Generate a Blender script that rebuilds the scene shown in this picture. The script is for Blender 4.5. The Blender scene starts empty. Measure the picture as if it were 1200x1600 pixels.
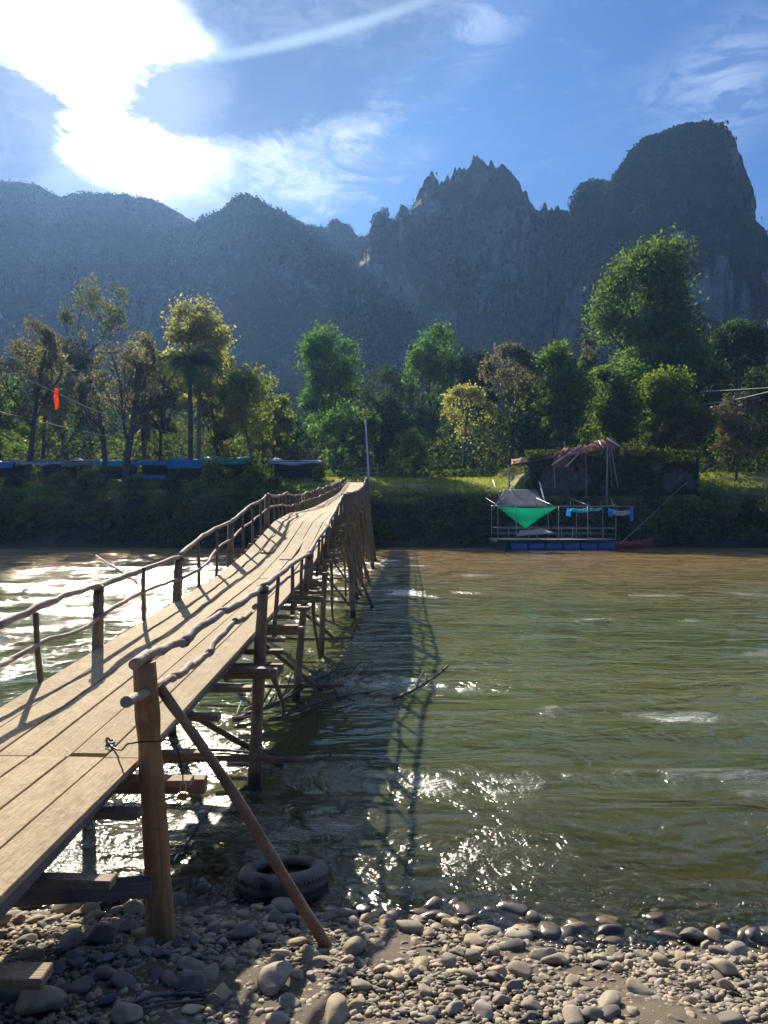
import bpy, bmesh, math, random
import numpy as np
from mathutils import Vector, Matrix, Quaternion
R = math.radians
random.seed(7); rng = np.random.default_rng(7)
scene = bpy.context.scene
COL = scene.collection

# ------------------------------------------------------------------ camera
F = 1155.0; CZ = 2.7
cam_d = bpy.data.cameras.new('camera'); cam = bpy.data.objects.new('camera', cam_d); COL.objects.link(cam)
cam_d.sensor_fit = 'VERTICAL'; cam_d.sensor_height = 24; cam_d.lens = 24*F/1600
cam_d.clip_start = 0.05; cam_d.clip_end = 8000
cam.location = (0, 0, CZ); cam.rotation_euler = (R(90), 0, 0)
scene.camera = cam
scene.view_settings.view_transform = 'Standard'; scene.view_settings.look = 'None'
scene.view_settings.gamma = 1; scene.view_settings.use_curve_mapping = False
scene.view_settings.exposure = 1.3
scene.cycles.use_denoising = True
scene.cycles.volume_bounces = 1
scene.cycles.max_bounces = 8; scene.cycles.transparent_max_bounces = 12
scene.cycles.diffuse_bounces = 3; scene.cycles.glossy_bounces = 3
scene.cycles.sample_clamp_indirect = 4

# ------------------------------------------------------------------ sun and sky
SUN_AZ, SUN_EL = R(-20.5), R(28.5)           # azimuth from +Y towards +X
sun_dir = Vector((math.sin(SUN_AZ)*math.cos(SUN_EL), math.cos(SUN_AZ)*math.cos(SUN_EL), math.sin(SUN_EL)))
sl = bpy.data.lights.new('sun', 'SUN'); sl.energy = 5.0; sl.angle = R(0.55); sl.color = (1.0, .90, .74)
so = bpy.data.objects.new('sun', sl); COL.objects.link(so)
so.rotation_euler = sun_dir.to_track_quat('Z', 'Y').to_euler()

class NT:
    def __init__(s, tree): s.t = tree; tree.nodes.clear()
    def n(s, typ, **kw):
        nd = s.t.nodes.new(typ)
        for k, v in kw.items():
            if k == 'inp':
                for i, x in v.items(): s.put(nd.inputs[i], x)
            else: setattr(nd, k, v)
        return nd
    def put(s, sock, x):
        if isinstance(x, bpy.types.NodeSocket): s.t.links.new(x, sock)
        elif isinstance(x, bpy.types.Node): s.t.links.new(x.outputs[0], sock)
        else: sock.default_value = x
    def m(s, op, a, b=0.0, c=0.0, clamp=False):
        nd = s.t.nodes.new('ShaderNodeMath'); nd.operation = op; nd.use_clamp = clamp
        s.put(nd.inputs[0], a); s.put(nd.inputs[1], b); s.put(nd.inputs[2], c); return nd.outputs[0]
    def ss(s, x, lo, hi, tlo=0.0, thi=1.0):
        nd = s.t.nodes.new('ShaderNodeMapRange'); nd.interpolation_type = 'SMOOTHSTEP'
        s.put(nd.inputs['Value'], x); s.put(nd.inputs['From Min'], lo); s.put(nd.inputs['From Max'], hi)
        s.put(nd.inputs['To Min'], tlo); s.put(nd.inputs['To Max'], thi); return nd.outputs[0]
    def mix(s, f, a, b, blend='MIX'):
        nd = s.t.nodes.new('ShaderNodeMix'); nd.data_type = 'RGBA'; nd.blend_type = blend
        s.put(nd.inputs[0], f); s.put(nd.inputs[6], c4(a)); s.put(nd.inputs[7], c4(b)); return nd.outputs[2]
    def noise(s, vec, scale, detail=4, rough=.55, dist=0.0, out=0):
        nd = s.t.nodes.new('ShaderNodeTexNoise')
        if vec is not None: s.put(nd.inputs['Vector'], vec)
        nd.inputs['Scale'].default_value = scale; nd.inputs['Detail'].default_value = detail
        nd.inputs['Roughness'].default_value = rough; nd.inputs['Distortion'].default_value = dist
        return nd.outputs[out]
    def mapv(s, vec, scale=(1, 1, 1), loc=(0, 0, 0), rot=(0, 0, 0)):
        nd = s.t.nodes.new('ShaderNodeMapping'); s.put(nd.inputs[0], vec)
        nd.inputs['Scale'].default_value = scale; nd.inputs['Location'].default_value = loc; nd.inputs['Rotation'].default_value = rot
        return nd.outputs[0]
def c4(c):
    if isinstance(c, (tuple, list)) and len(c) == 3: return (*c, 1.0)
    return c

world = bpy.data.worlds.new('World'); scene.world = world; world.use_nodes = True
def build_world():
    w = NT(world.node_tree)
    sky = w.n('ShaderNodeTexSky', sky_type='NISHITA', sun_disc=False, sun_elevation=SUN_EL, sun_rotation=SUN_AZ % (2*math.pi))
    sky.air_density = 1.0; sky.dust_density = 0.4; sky.ozone_density = 2.5
    hs = w.n('ShaderNodeHueSaturation', inp={'Saturation': 1.28, 'Value': 1.0, 'Color': sky.outputs[0]})
    base = w.mix(1.0, hs.outputs[0], (.022, .038, .066), 'MULTIPLY')     # strength about 0.06, white balance of the phone
    A_ = (.038, .135, .35)      # soft shoulder: the phone holds the blue beside the glare
    num = w.mix(1.0, base, A_, 'MULTIPLY'); den = w.mix(1.0, base, A_, 'ADD')
    base = w.mix(1.0, num, den, 'DIVIDE')
    tc = w.n('ShaderNodeTexCoord'); V = tc.outputs['Generated']
    sx = w.n('ShaderNodeSeparateXYZ', inp={0: V})
    az = w.m('ARCTAN2', sx.outputs[0], sx.outputs[1]); el = w.m('ARCSINE', sx.outputs[2])
    dotn = w.n('ShaderNodeVectorMath', operation='DOT_PRODUCT', inp={0: V, 1: tuple(sun_dir)})
    ang = w.m('ARCCOSINE', w.m('MINIMUM', dotn.outputs['Value'], 1.0))
    wob = w.noise(w.mapv(V, (1, 1, 1.8)), 7.0, 8, .66, .5)
    wob2 = w.noise(w.mapv(V, (1, 1, 2.2), (3, 1, 2)), 17.0, 7, .64, .6)
    strk = w.noise(w.mapv(V, (1.7, 1.2, 5.0), (1, 0, 0), (0, R(24), 0)), 7.0, 8, .64, 1.2)
    nz = w.m('ADD', w.m('MULTIPLY', w.m('SUBTRACT', wob, .5), 1.5), w.m('MULTIPLY', w.m('SUBTRACT', wob2, .5), .8))
    def pix(px, py):
        x, z = (px-600)/F, (800-py)/F
        return math.atan2(x, 1), math.asin(z/math.sqrt(1+x*x+z*z))
    def blob(px, py, rx, ry, rot, soft=.45, k=1.0, src=None):
        a0, e0 = pix(px, py); ra = rx/F*.86; rb = ry/F*.86; c, s_ = math.cos(R(rot)), math.sin(R(rot))
        da = w.m('SUBTRACT', az, a0); de = w.m('SUBTRACT', el, e0)
        u = w.m('DIVIDE', w.m('ADD', w.m('MULTIPLY', da, c), w.m('MULTIPLY', de, s_)), ra)
        v = w.m('DIVIDE', w.m('SUBTRACT', w.m('MULTIPLY', de, c), w.m('MULTIPLY', da, s_)), rb)
        dd = w.m('SQRT', w.m('ADD', w.m('MULTIPLY', u, u), w.m('MULTIPLY', v, v)))
        dd = w.m('ADD', dd, w.m('MULTIPLY', src if src is not None else nz, k))
        return w.ss(dd, 1+soft, 1-soft)
    # light of the sun spread by thin cloud around it
    g1 = w.ss(w.m('ADD', ang, w.m('MULTIPLY', nz, .06)), .165, .055)
    g2 = w.m('POWER', w.m('MAXIMUM', w.m('SUBTRACT', 1.0, w.m('DIVIDE', ang, .75)), 0.0), 3.0)
    col = w.mix(w.m('MULTIPLY', g2, .35, clamp=True), base, (.17, .24, .38))
    # cirrus, streaky, general over the dome and denser where the photograph has it
    cir = w.m('MULTIPLY', w.ss(strk, .50, .82), w.ss(w.noise(V, 1.6, 4), .40, .70))
    col = w.mix(w.m('MULTIPLY', cir, .22), col, (.20, .26, .36))
    sn = w.m('MULTIPLY', w.m('SUBTRACT', strk, .5), 2.6)
    wisps = [(690, 50, 170, 60, 26, .75), (560, 85, 110, 26, 10, .55), (780, 15, 80, 45, 28, .6), (1130, 115, 90, 60, 25, .55),
             (1150, 150, 70, 60, 60, .45), (1060, 130, 140, 50, 20, .25), (640, 245, 60, 26, 15, .25)]
    for (px, py, rx, ry, rot, st) in wisps:
        b = w.m('MULTIPLY', blob(px, py, rx, ry, rot, .8, .9, sn), w.ss(strk, .40, .66, .1, 1.0))
        col = w.mix(w.m('MULTIPLY', b, st), col, (.19, .235, .32))
    # white lit cloud right of the sun
    lit = w.mix(w.ss(wob2, .38, .62), (.13, .17, .24), (.29, .31, .34))
    for (px, py, rx, ry, rot, st) in [(330, 255, 250, 75, 10, .95), (450, 200, 150, 50, 8, .9), (200, 290, 220, 45, 0, .9), (420, 300, 160, 32, 4, .6), (470, 150, 60, 30, 30, .5)]:
        b = w.m('MULTIPLY', blob(px, py, rx, ry, rot, .6, 1.2, sn), w.ss(w.m('ADD', strk, w.m('MULTIPLY', wob2, .5)), .50, .85, .45, 1.0))
        col = w.mix(w.m('MULTIPLY', b, st), col, lit)
    # the cloud bank goes on overhead, above the picture
    bank = w.m('MULTIPLY', blob(560, -700, 1500, 560, 0, .5, .5), w.ss(w.noise(V, 3.2, 6, .6), .34, .62, .25, 1.0))
    bank = w.m('MULTIPLY', bank, w.ss(el, R(35.5), R(41)))
    col = w.mix(w.m('MULTIPLY', bank, .85), col, (.62, .68, .78))
    # the burnt out glow
    col = w.mix(g1, col, (1.9, 1.85, 1.75))
    # darker clouds in front of the glow
    dk = w.mix(w.ss(wob2, .35, .65), (.035, .055, .11), (.085, .105, .155))
    for (px, py, rx, ry, rot, st, cc) in [(450, 15, 240, 75, -4, .93, dk), (620, 50, 150, 46, 20, .6, dk), (385, 150, 235, 66, 8, .92, (.022, .045, .105)),
                                           (580, 130, 170, 60, 14, .5, (.014, .05, .135)), (-5, 185, 110, 80, 0, .95, dk), (30, 275, 210, 55, -12, .9, (.10, .125, .18)), (200, 320, 170, 30, 2, .6, (.15, .18, .24)),
                                           (-100, 230, 130, 110, 0, .7, dk)]:
        col = w.mix(w.m('MULTIPLY', blob(px, py, rx, ry, rot, .26, .80), st), col, cc)
    # lens flare streak painted into the sky between the two dark banks
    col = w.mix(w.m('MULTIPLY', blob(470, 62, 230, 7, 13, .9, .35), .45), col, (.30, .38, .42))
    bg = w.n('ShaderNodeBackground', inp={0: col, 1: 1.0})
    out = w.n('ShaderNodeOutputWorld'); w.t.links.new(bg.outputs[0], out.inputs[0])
build_world()

# ------------------------------------------------------------------ helpers
def P(px, py, d): return Vector(((px-600)/F*d, d, CZ+(800-py)/F*d))

def _hash(ix, iy, iz, seed):
    h = (ix.astype(np.int64)*374761393 + iy.astype(np.int64)*668265263 + iz.astype(np.int64)*2147483647 + seed*974711) & 0xffffffff
    h = ((h ^ (h >> 13))*1274126177) & 0xffffffff
    h = ((h ^ (h >> 16))*2246822519) & 0xffffffff
    return ((h ^ (h >> 15)) & 0xffffff)/float(0xffffff)*2-1
def vnoise(p, seed=0):
    f = np.floor(p); r = p-f; u = r*r*(3-2*r); i = f.astype(np.int64)
    x, y, z = i[:, 0], i[:, 1], i[:, 2]; ux, uy, uz = u[:, 0], u[:, 1], u[:, 2]
    def L(a, b, t): return a+(b-a)*t
    a = L(L(_hash(x, y, z, seed), _hash(x+1, y, z, seed), ux), L(_hash(x, y+1, z, seed), _hash(x+1, y+1, z, seed), ux), uy)
    b = L(L(_hash(x, y, z+1, seed), _hash(x+1, y, z+1, seed), ux), L(_hash(x, y+1, z+1, seed), _hash(x+1, y+1, z+1, seed), ux), uy)
    return L(a, b, uz)
def fbm(p, oct=5, lac=2.03, gain=.5, seed=0, ridged=False):
    a = 1.0; s = np.zeros(len(p)); n = 0; q = p.copy()
    for o in range(oct):
        v = vnoise(q, seed+o*17)
        if ridged: v = 1-2*np.abs(v)
        s += a*v; n += a; a *= gain; q = q*lac+11.3
    return s/n

def mesh_np(name, V, Fa, smooth=False, attrs=None):
    V = np.asarray(V, dtype=np.float32); Fa = np.asarray(Fa, dtype=np.int32)
    me = bpy.data.meshes.new(name); k = Fa.shape[1]
    me.vertices.add(len(V)); me.vertices.foreach_set('co', V.ravel())
    me.loops.add(Fa.size); me.loops.foreach_set('vertex_index', Fa.ravel())
    me.polygons.add(len(Fa)); me.polygons.foreach_set('loop_start', np.arange(0, Fa.size, k, dtype=np.int32))
    try: me.polygons.foreach_set('loop_total', np.full(len(Fa), k, dtype=np.int32))
    except Exception: pass
    if attrs:
        for an, av in attrs.items():
            at = me.attributes.new(an, 'FLOAT', 'POINT'); at.data.foreach_set('value', np.asarray(av, dtype=np.float32))
    me.update(calc_edges=True)
    if smooth: me.polygons.foreach_set('use_smooth', np.ones(len(Fa), dtype=bool))
    me.validate()
    return me
def link(name, me, mat=None, parent=None, loc=None, rot=None):
    o = bpy.data.objects.new(name, me)
    if mat is not None and me is not None and len(me.materials) == 0: me.materials.append(mat)
    COL.objects.link(o)
    if parent is not None: o.parent = parent
    if loc is not None:
        l = Vector(loc)
        if parent is not None: l = l-parent.location
        o.location = l
    elif parent is not None: o.location = -parent.location
    if rot is not None:
        o.rotation_mode = 'QUATERNION'; o.rotation_quaternion = rot
    return o
def tag(o, label=None, cat=None, group=None, kind=None):
    if label: o['label'] = label
    if cat: o['category'] = cat
    if group: o['group'] = group
    if kind: o['kind'] = kind
    return o
def thing(name, loc, label, cat, group=None):
    o = bpy.data.objects.new(name, None); o.empty_display_size = .2; COL.objects.link(o); o.location = loc
    return tag(o, label, cat, group)
def grid_faces(nu, nv, wrap_u=False):
    i, j = np.meshgrid(np.arange(nu if wrap_u else nu-1), np.arange(nv-1), indexing='ij')
    i2 = (i+1) % nu
    return np.stack([i*nv+j, i2*nv+j, i2*nv+j+1, i*nv+j+1], -1).reshape(-1, 4)

def tube_data(pts, rad, sides=8, cap=True):
    pts = [Vector(p) for p in pts]; n = len(pts); V = []; Fc = []
    t0 = (pts[1]-pts[0]).normalized(); up = Vector((0, 0, 1)) if abs(t0.z) < .9 else Vector((1, 0, 0))
    u = t0.cross(up).normalized()
    for i, p in enumerate(pts):
        t = (pts[min(i+1, n-1)]-pts[max(i-1, 0)]).normalized()
        u = (u-t*u.dot(t)).normalized(); v = t.cross(u); r = rad[i] if hasattr(rad, '__len__') else rad
        for k in range(sides):
            a = 2*math.pi*k/sides; V.append(p+(u*math.cos(a)+v*math.sin(a))*r)
    for i in range(n-1):
        for k in range(sides):
            k2 = (k+1) % sides; Fc.append((i*sides+k, i*sides+k2, (i+1)*sides+k2, (i+1)*sides+k))
    if cap:
        Fc.append(tuple(range(sides))[::-1]); Fc.append(tuple((n-1)*sides+k for k in range(sides)))
    return V, Fc
def pyobj(name, V, Fc, mat, parent=None, loc=None, rot=None, smooth=False, flat_caps=False):
    me = bpy.data.meshes.new(name); me.from_pydata([tuple(v) for v in V], [], Fc)
    if smooth:
        for p in me.polygons: p.use_smooth = len(p.vertices) == 4
    me.update()
    return link(name, me, mat, parent, loc, rot)
def stick(name, p0, p1, r0, r1, mat, parent=None, wob=.0, seg=7, sides=8, knots=True):
    """round pole; local X runs along it"""
    p0 = Vector(p0); p1 = Vector(p1); d = p1-p0; L = d.length; q = d.to_track_quat('X', 'Z')
    pts = []; rad = []
    a = [random.uniform(-1, 1) for _ in range(4)]
    for i in range(seg+1):
        t = i/seg
        e = math.sin(math.pi*t)
        pts.append((L*t, wob*(a[0]*e+.6*a[1]*math.sin(2*math.pi*t)+.35*a[2]*math.sin(5*t+a[3])*e), wob*(a[2]*e+.5*a[3]*math.sin(7*t+a[1]))*(1 if 0 < i < seg else 0)))
        rad.append((r0+(r1-r0)*t)*(1+(random.uniform(-.08, .1) if knots else 0)))
    V, Fc = tube_data(pts, rad, sides)
    return pyobj(name, V, Fc, mat, parent, p0, q, smooth=True)
def path_stick(name, pts, r, mat, parent=None, sides=7, rj=.12, sub=3, wob=.012):
    """a crooked branch used as rail: runs through pts"""
    pts = [Vector(p) for p in pts]; out = []
    n = len(pts)
    for i in range(n-1):
        a, b = pts[max(i-1, 0)], pts[i]; c, d = pts[i+1], pts[min(i+2, n-1)]
        for k in range(sub):
            t = k/sub
            out.append(.5*((2*b)+(c-a)*t+(2*a-5*b+4*c-d)*t*t+(3*b-a-3*c+d)*t**3)+(Vector([random.uniform(-wob, wob) for _ in range(3)]) if k else Vector((0, 0, 0))))
    out.append(pts[-1])
    rad = [r*(1+random.uniform(-rj, rj))*(1-.25*i/len(out)) for i in range(len(out))]
    o = out[0].copy(); V, Fc = tube_data([p-o for p in out], rad, sides)
    return pyobj(name, V, Fc, mat, parent, o, None, smooth=True)
BOXF = [(0, 3, 2, 1), (4, 5, 6, 7), (0, 1, 5, 4), (1, 2, 6, 5), (2, 3, 7, 6), (3, 0, 4, 7)]
def beam(name, p0, p1, wy, tz, mat, parent=None, up=(0, 0, 1), bev=.004, warp=0.0):
    """rectangular timber from p0 to p1 (axis of its middle); local X along, width wy across, thickness tz"""
    p0 = Vector(p0); p1 = Vector(p1); x = (p1-p0); L = x.length; x.normalize()
    upv = Vector(up); y = upv.cross(x).normalized(); z = x.cross(y)
    q = Matrix((x, y, z)).transposed().to_quaternion()
    bm = bmesh.new()
    n = max(1, int(L/.8)) if warp else 1
    rings = []
    for i in range(n+1):
        t = i/n; dy = random.uniform(-warp, warp)*.5; dz = random.uniform(-warp, warp)*.25 if 0 < i < n else 0
        rings.append([bm.verts.new((L*t, sy*wy/2+dy, sz*tz/2+dz)) for sy, sz in ((-1, -1), (1, -1), (1, 1), (-1, 1))])
    for i in range(n):
        for k in range(4): bm.faces.new((rings[i][k], rings[i][(k+1) % 4], rings[i+1][(k+1) % 4], rings[i+1][k]))
    bm.faces.new(rings[0][::-1]); bm.faces.new(rings[n])
    bmesh.ops.recalc_face_normals(bm, faces=bm.faces)
    if bev: bmesh.ops.bevel(bm, geom=list(bm.edges) if n == 1 else [e for e in bm.edges if len(e.link_faces) == 2 and e.calc_face_angle(0) > .6], offset=bev, segments=1, affect='EDGES')
    me = bpy.data.meshes.new(name); bm.to_mesh(me); bm.free()
    return link(name, me, mat, parent, p0, q)
def sheet(name, corners, mat, parent=None, nu=8, nv=8, sag=0.0, rip=0.0, thick=.01, seed=0):
    """draped cloth or tin between four corners (bilinear) with sag and ripples, real thickness"""
    A, B, C, D = [Vector(c) for c in corners]; V = []
    o = (A+B+C+D)/4; nrm = (B-A).cross(D-A).normalized()
    for i in range(nu+1):
        for j in range(nv+1):
            u, v = i/nu, j/nv
            p = (A*(1-u)+B*u)*(1-v)+(D*(1-u)+C*u)*v
            p = p+nrm*rip*(math.sin(u*9+seed)*.5+math.sin(v*11+u*5+seed*2)*.4+random.uniform(-.3, .3))+Vector((0, 0, -sag*4*u*(1-u)))
            V.append(p-o)
    m = len(V); V += [v-nrm*thick for v in V]; Fc = []
    for i in range(nu):
        for j in range(nv):
            a = i*(nv+1)+j; Fc.append((a, a+nv+1, a+nv+2, a+1)); Fc.append((m+a, m+a+1, m+a+nv+2, m+a+nv+1))
    rim = [j for j in range(nv+1)]+[i*(nv+1)+nv for i in range(1, nu+1)]+[nu*(nv+1)+j for j in range(nv-1, -1, -1)]+[i*(nv+1) for i in range(nu-1, 0, -1)]
    for k in range(len(rim)):
        a, b = rim[k], rim[(k+1) % len(rim)]; Fc.append((a, b, m+b, m+a))
    return pyobj(name, V, Fc, mat, parent, o, None, smooth=True)

# ------------------------------------------------------------------ materials
def mat_new(name):
    m = bpy.data.materials.new(name); m.use_nodes = True; return m, NT(m.node_tree)
def finish(w, bsdf, disp=None):
    out = w.n('ShaderNodeOutputMaterial'); w.t.links.new(bsdf.outputs[0] if isinstance(bsdf, bpy.types.Node) else bsdf, out.inputs[0])
def pbsdf(w, col, rough=.7, spec=.3, normal=None, metal=0.0):
    b = w.n('ShaderNodeBsdfPrincipled'); w.put(b.inputs['Base Color'], c4(col)); w.put(b.inputs['Roughness'], rough)
    w.put(b.inputs['Specular IOR Level'], spec); w.put(b.inputs['Metallic'], metal)
    if normal is not None: w.put(b.inputs['Normal'], normal)
    return b
def bump(w, h, strength=.5, dist=.02, normal=None):
    b = w.n('ShaderNodeBump', inp={'Strength': strength, 'Distance': dist, 'Height': h})
    if normal is not None: w.put(b.inputs['Normal'], normal)
    return b.outputs[0]
def wood_mat(name, c1, c2, c3, stretch=(.9, 16, 16), rough=.75, bs=.5, dust=0.0, wet=False, vary=.35):
    m, w = mat_new(name)
    tc = w.n('ShaderNodeTexCoord'); oi = w.n('ShaderNodeObjectInfo')
    off = w.n('ShaderNodeCombineXYZ', inp={0: w.m('MULTIPLY', oi.outputs['Random'], 37.0), 1: w.m('MULTIPLY', oi.outputs['Random'], 11.0)})
    v = w.n('ShaderNodeVectorMath', operation='ADD', inp={0: tc.outputs['Object'], 1: off})
    g = w.noise(w.mapv(v.outputs[0], stretch), 3.0, 6, .65, .3)
    fine = w.noise(w.mapv(v.outputs[0], (stretch[0]*3, stretch[1]*3, stretch[2]*3)), 5.0, 4, .6)
    blot = w.noise(v.outputs[0], 3.5, 6, .65)
    speck = w.noise(v.outputs[0], 34, 5, .75)
    col = w.mix(w.ss(g, .33, .66), c1, c2)
    big = w.noise(v.outputs[0], 1.1, 7, .7)
    col = w.mix(w.m('MULTIPLY', w.ss(blot, .45, .70), .8), col, c3)
    col = w.mix(w.m('MULTIPLY', w.ss(big, .50, .62), .5), col, tuple(x*.75 for x in c2))
    col = w.mix(w.m('MULTIPLY', w.ss(fine, .52, .78), .45), col, tuple(x*.4 for x in c3))
    if dust: col = w.mix(w.m('MULTIPLY', w.ss(speck, .42, .62), dust), col, (.62, .50, .32))
    col = w.mix(w.m('MULTIPLY', w.m('SUBTRACT', oi.outputs['Random'], .5), vary*2, clamp=True), col, tuple(x*.6 for x in c1))
    r = rough
    if wet:
        pos = w.n('ShaderNodeNewGeometry'); sz = w.n('ShaderNodeSeparateXYZ', inp={0: pos.outputs['Position']})
        nn = w.noise(pos.outputs['Position'], 6, 4)
        wf = w.ss(w.m('ADD', sz.outputs[2], w.m('MULTIPLY', nn, -.25)), .12, -.02)
        col = w.mix(w.m('MULTIPLY', wf, .85), col, (.02, .018, .014)); r = w.ss(wf, 0, 1, rough, .3)
    h = w.m('ADD', w.m('MULTIPLY', g, 1.0), w.m('ADD', w.m('MULTIPLY', fine, .5), w.m('MULTIPLY', speck, .35)))
    finish(w, pbsdf(w, col, r, .25, bump(w, h, bs, .008))); return m
M = {}
M['deck'] = wood_mat('deck_wood', (.49, .365, .20), (.38, .275, .145), (.25, .175, .095), bs=1.0, dust=.40, vary=.5, rough=.85)
M['beam'] = wood_mat('beam_wood', (.30, .215, .13), (.20, .135, .08), (.12, .08, .05), bs=.6, dust=.12)
M['stringer'] = wood_mat('stringer_wood', (.24, .20, .175), (.17, .14, .12), (.09, .07, .06), bs=.5)
M['post'] = wood_mat('post_wood', (.30, .215, .135), (.21, .14, .085), (.10, .065, .042), stretch=(.7, 10, 10), bs=.7, wet=True)
M['bigpost'] = wood_mat('peeled_log', (.46, .27, .11), (.30, .15, .055), (.09, .045, .022), stretch=(.5, 9, 9), bs=1.0, wet=True)
M['brace'] = wood_mat('reddish_pole', (.34, .21, .125), (.22, .12, .065), (.07, .04, .025), stretch=(1.6, 7, 7), bs=1.0)
M['rail'] = wood_mat('rail_branch', (.40, .32, .245), (.28, .21, .16), (.15, .11, .085), stretch=(1.2, 7, 7), bs=.9)
M['slim'] = wood_mat('baluster_wood', (.26, .18, .12), (.18, .12, .08), (.09, .06, .04), bs=.6, wet=True)
M['drift'] = wood_mat('driftwood', (.20, .17, .14), (.12, .10, .08), (.06, .05, .04), bs=.6)
M['bark'] = wood_mat('bark', (.10, .078, .06), (.07, .055, .042), (.045, .036, .03), stretch=(3, 3, 1), bs=.6)
M['barkpale'] = wood_mat('pale_bark', (.24, .21, .18), (.17, .15, .125), (.09, .08, .065), stretch=(3, 3, 1), bs=.4)

def plain(name, col, rough=.6, spec=.3, metal=0.0, nscale=6.0, amt=.35, bs=.2, dark=None, transl=0.0):
    m, w = mat_new(name)
    tc = w.n('ShaderNodeTexCoord'); n = w.noise(tc.outputs['Object'], nscale, 6, .65)
    c = w.mix(w.m('MULTIPLY', w.ss(n, .4, .7), amt), col, dark if dark else tuple(x*.45 for x in col))
    b = pbsdf(w, c, rough, spec, bump(w, n, bs, .02), metal)
    if transl:
        t = w.n('ShaderNodeBsdfTranslucent', inp={0: c}); mx = w.n('ShaderNodeMixShader', inp={0: transl})
        w.t.links.new(b.outputs[0], mx.inputs[1]); w.t.links.new(t.outputs[0], mx.inputs[2]); b = mx
    finish(w, b); return m
M['concrete'] = plain('old_concrete', (.12, .115, .10), .9, .15, nscale=1.6, amt=.8, bs=.6, dark=(.03, .032, .022))
M['slab'] = plain('grey_boards', (.30, .28, .26), .9, .2, nscale=2.5, amt=.5)
M['rust'] = plain('rusty_tin', (.36, .13, .075), .8, .3, nscale=2.2, amt=.6, bs=.4, dark=(.14, .06, .04))
M['metal'] = plain('grey_metal', (.34, .34, .34), .45, .5, .5, nscale=5, amt=.4)
M['whitepaint'] = plain('white_paint', (.68, .68, .66), .5, .4, nscale=6, amt=.25)
M['blueplastic'] = plain('blue_plastic', (.02, .09, .34), .4, .5, nscale=3, amt=.4)
M['bluetarp'] = plain('blue_tarpaulin', (.04, .45, .85), .5, .4, nscale=2, amt=.3, transl=.6)
M['tealtarp'] = plain('teal_tarpaulin', (.05, .66, .70), .5, .4, nscale=2, amt=.3, transl=.6)
M['greentarp'] = plain('green_tarpaulin', (.02, .56, .36), .5, .4, nscale=2, amt=.15, transl=.5)
M['greytarp'] = plain('grey_tarpaulin', (.42, .40, .38), .7, .3, nscale=1.2, amt=.35, transl=.55)
M['whitecloth'] = plain('white_cloth', (.6, .62, .7), .8, .2, nscale=3, amt=.25, transl=.4)
M['orange'] = plain('orange_cloth', (.95, .22, .04), .7, .2, nscale=5, amt=.2, transl=.5)
M['yellow'] = plain('yellow_cloth', (.62, .62, .03), .7, .2, nscale=5, amt=.2, transl=.5)
M['redboat'] = plain('red_hull', (.42, .035, .03), .45, .5, nscale=3, amt=.4)
M['darkwood'] = plain('dark_timber', (.05, .042, .036), .85, .2, nscale=4, amt=.4)
M['plywood'] = plain('pale_board', (.40, .33, .25), .8, .2, nscale=3, amt=.4)
M['wire'] = plain('wire_grey', (.30, .30, .30), .5, .4, .2)
M['rope'] = plain('pale_rope', (.45, .42, .36), .9, .1)
M['cable'] = plain('black_cable', (.015, .013, .012), .5, .4)
M['brass'] = plain('brass', (.62, .34, .08), .35, .5, .6, nscale=40, amt=.3)
M['steel'] = plain('steel', (.5, .5, .5), .3, .5, .9)
M['rubber'] = None

def tyre_mat():
    m, w = mat_new('worn_tyre_rubber')
    tc = w.n('ShaderNodeTexCoord'); n = w.noise(tc.outputs['Object'], 7, 6, .7)
    sz = w.n('ShaderNodeSeparateXYZ', inp={0: tc.outputs['Object']})
    mud = w.m('MULTIPLY', w.ss(sz.outputs[2], -.06, .05), w.ss(n, .35, .6))
    col = w.mix(mud, (.02, .022, .028), (.13, .11, .085))
    finish(w, pbsdf(w, col, w.ss(n, .3, .7, .35, .8), .4, bump(w, n, .5, .01))); return m
M['rubber'] = tyre_mat()

def foliage_mat(name, c1, c2, transl=.42, gloss=.012):
    m, w = mat_new(name)
    at = w.n('ShaderNodeAttribute', attribute_name='tint'); f = at.outputs['Fac']
    col = w.mix(f, c1, c2)
    d = w.n('ShaderNodeBsdfDiffuse', inp={0: col}); t = w.n('ShaderNodeBsdfTranslucent', inp={0: w.mix(1.0, col, (1.12, 1.2, .6), 'MULTIPLY')})
    mx = w.n('ShaderNodeMixShader', inp={0: transl}); w.t.links.new(d.outputs[0], mx.inputs[1]); w.t.links.new(t.outputs[0], mx.inputs[2])
    g = w.n('ShaderNodeBsdfGlossy', inp={0: (.8, .8, .8, 1), 'Roughness': .6}); m2 = w.n('ShaderNodeMixShader', inp={0: gloss})
    w.t.links.new(mx.outputs[0], m2.inputs[1]); w.t.links.new(g.outputs[0], m2.inputs[2])
    finish(w, m2); return m
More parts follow.
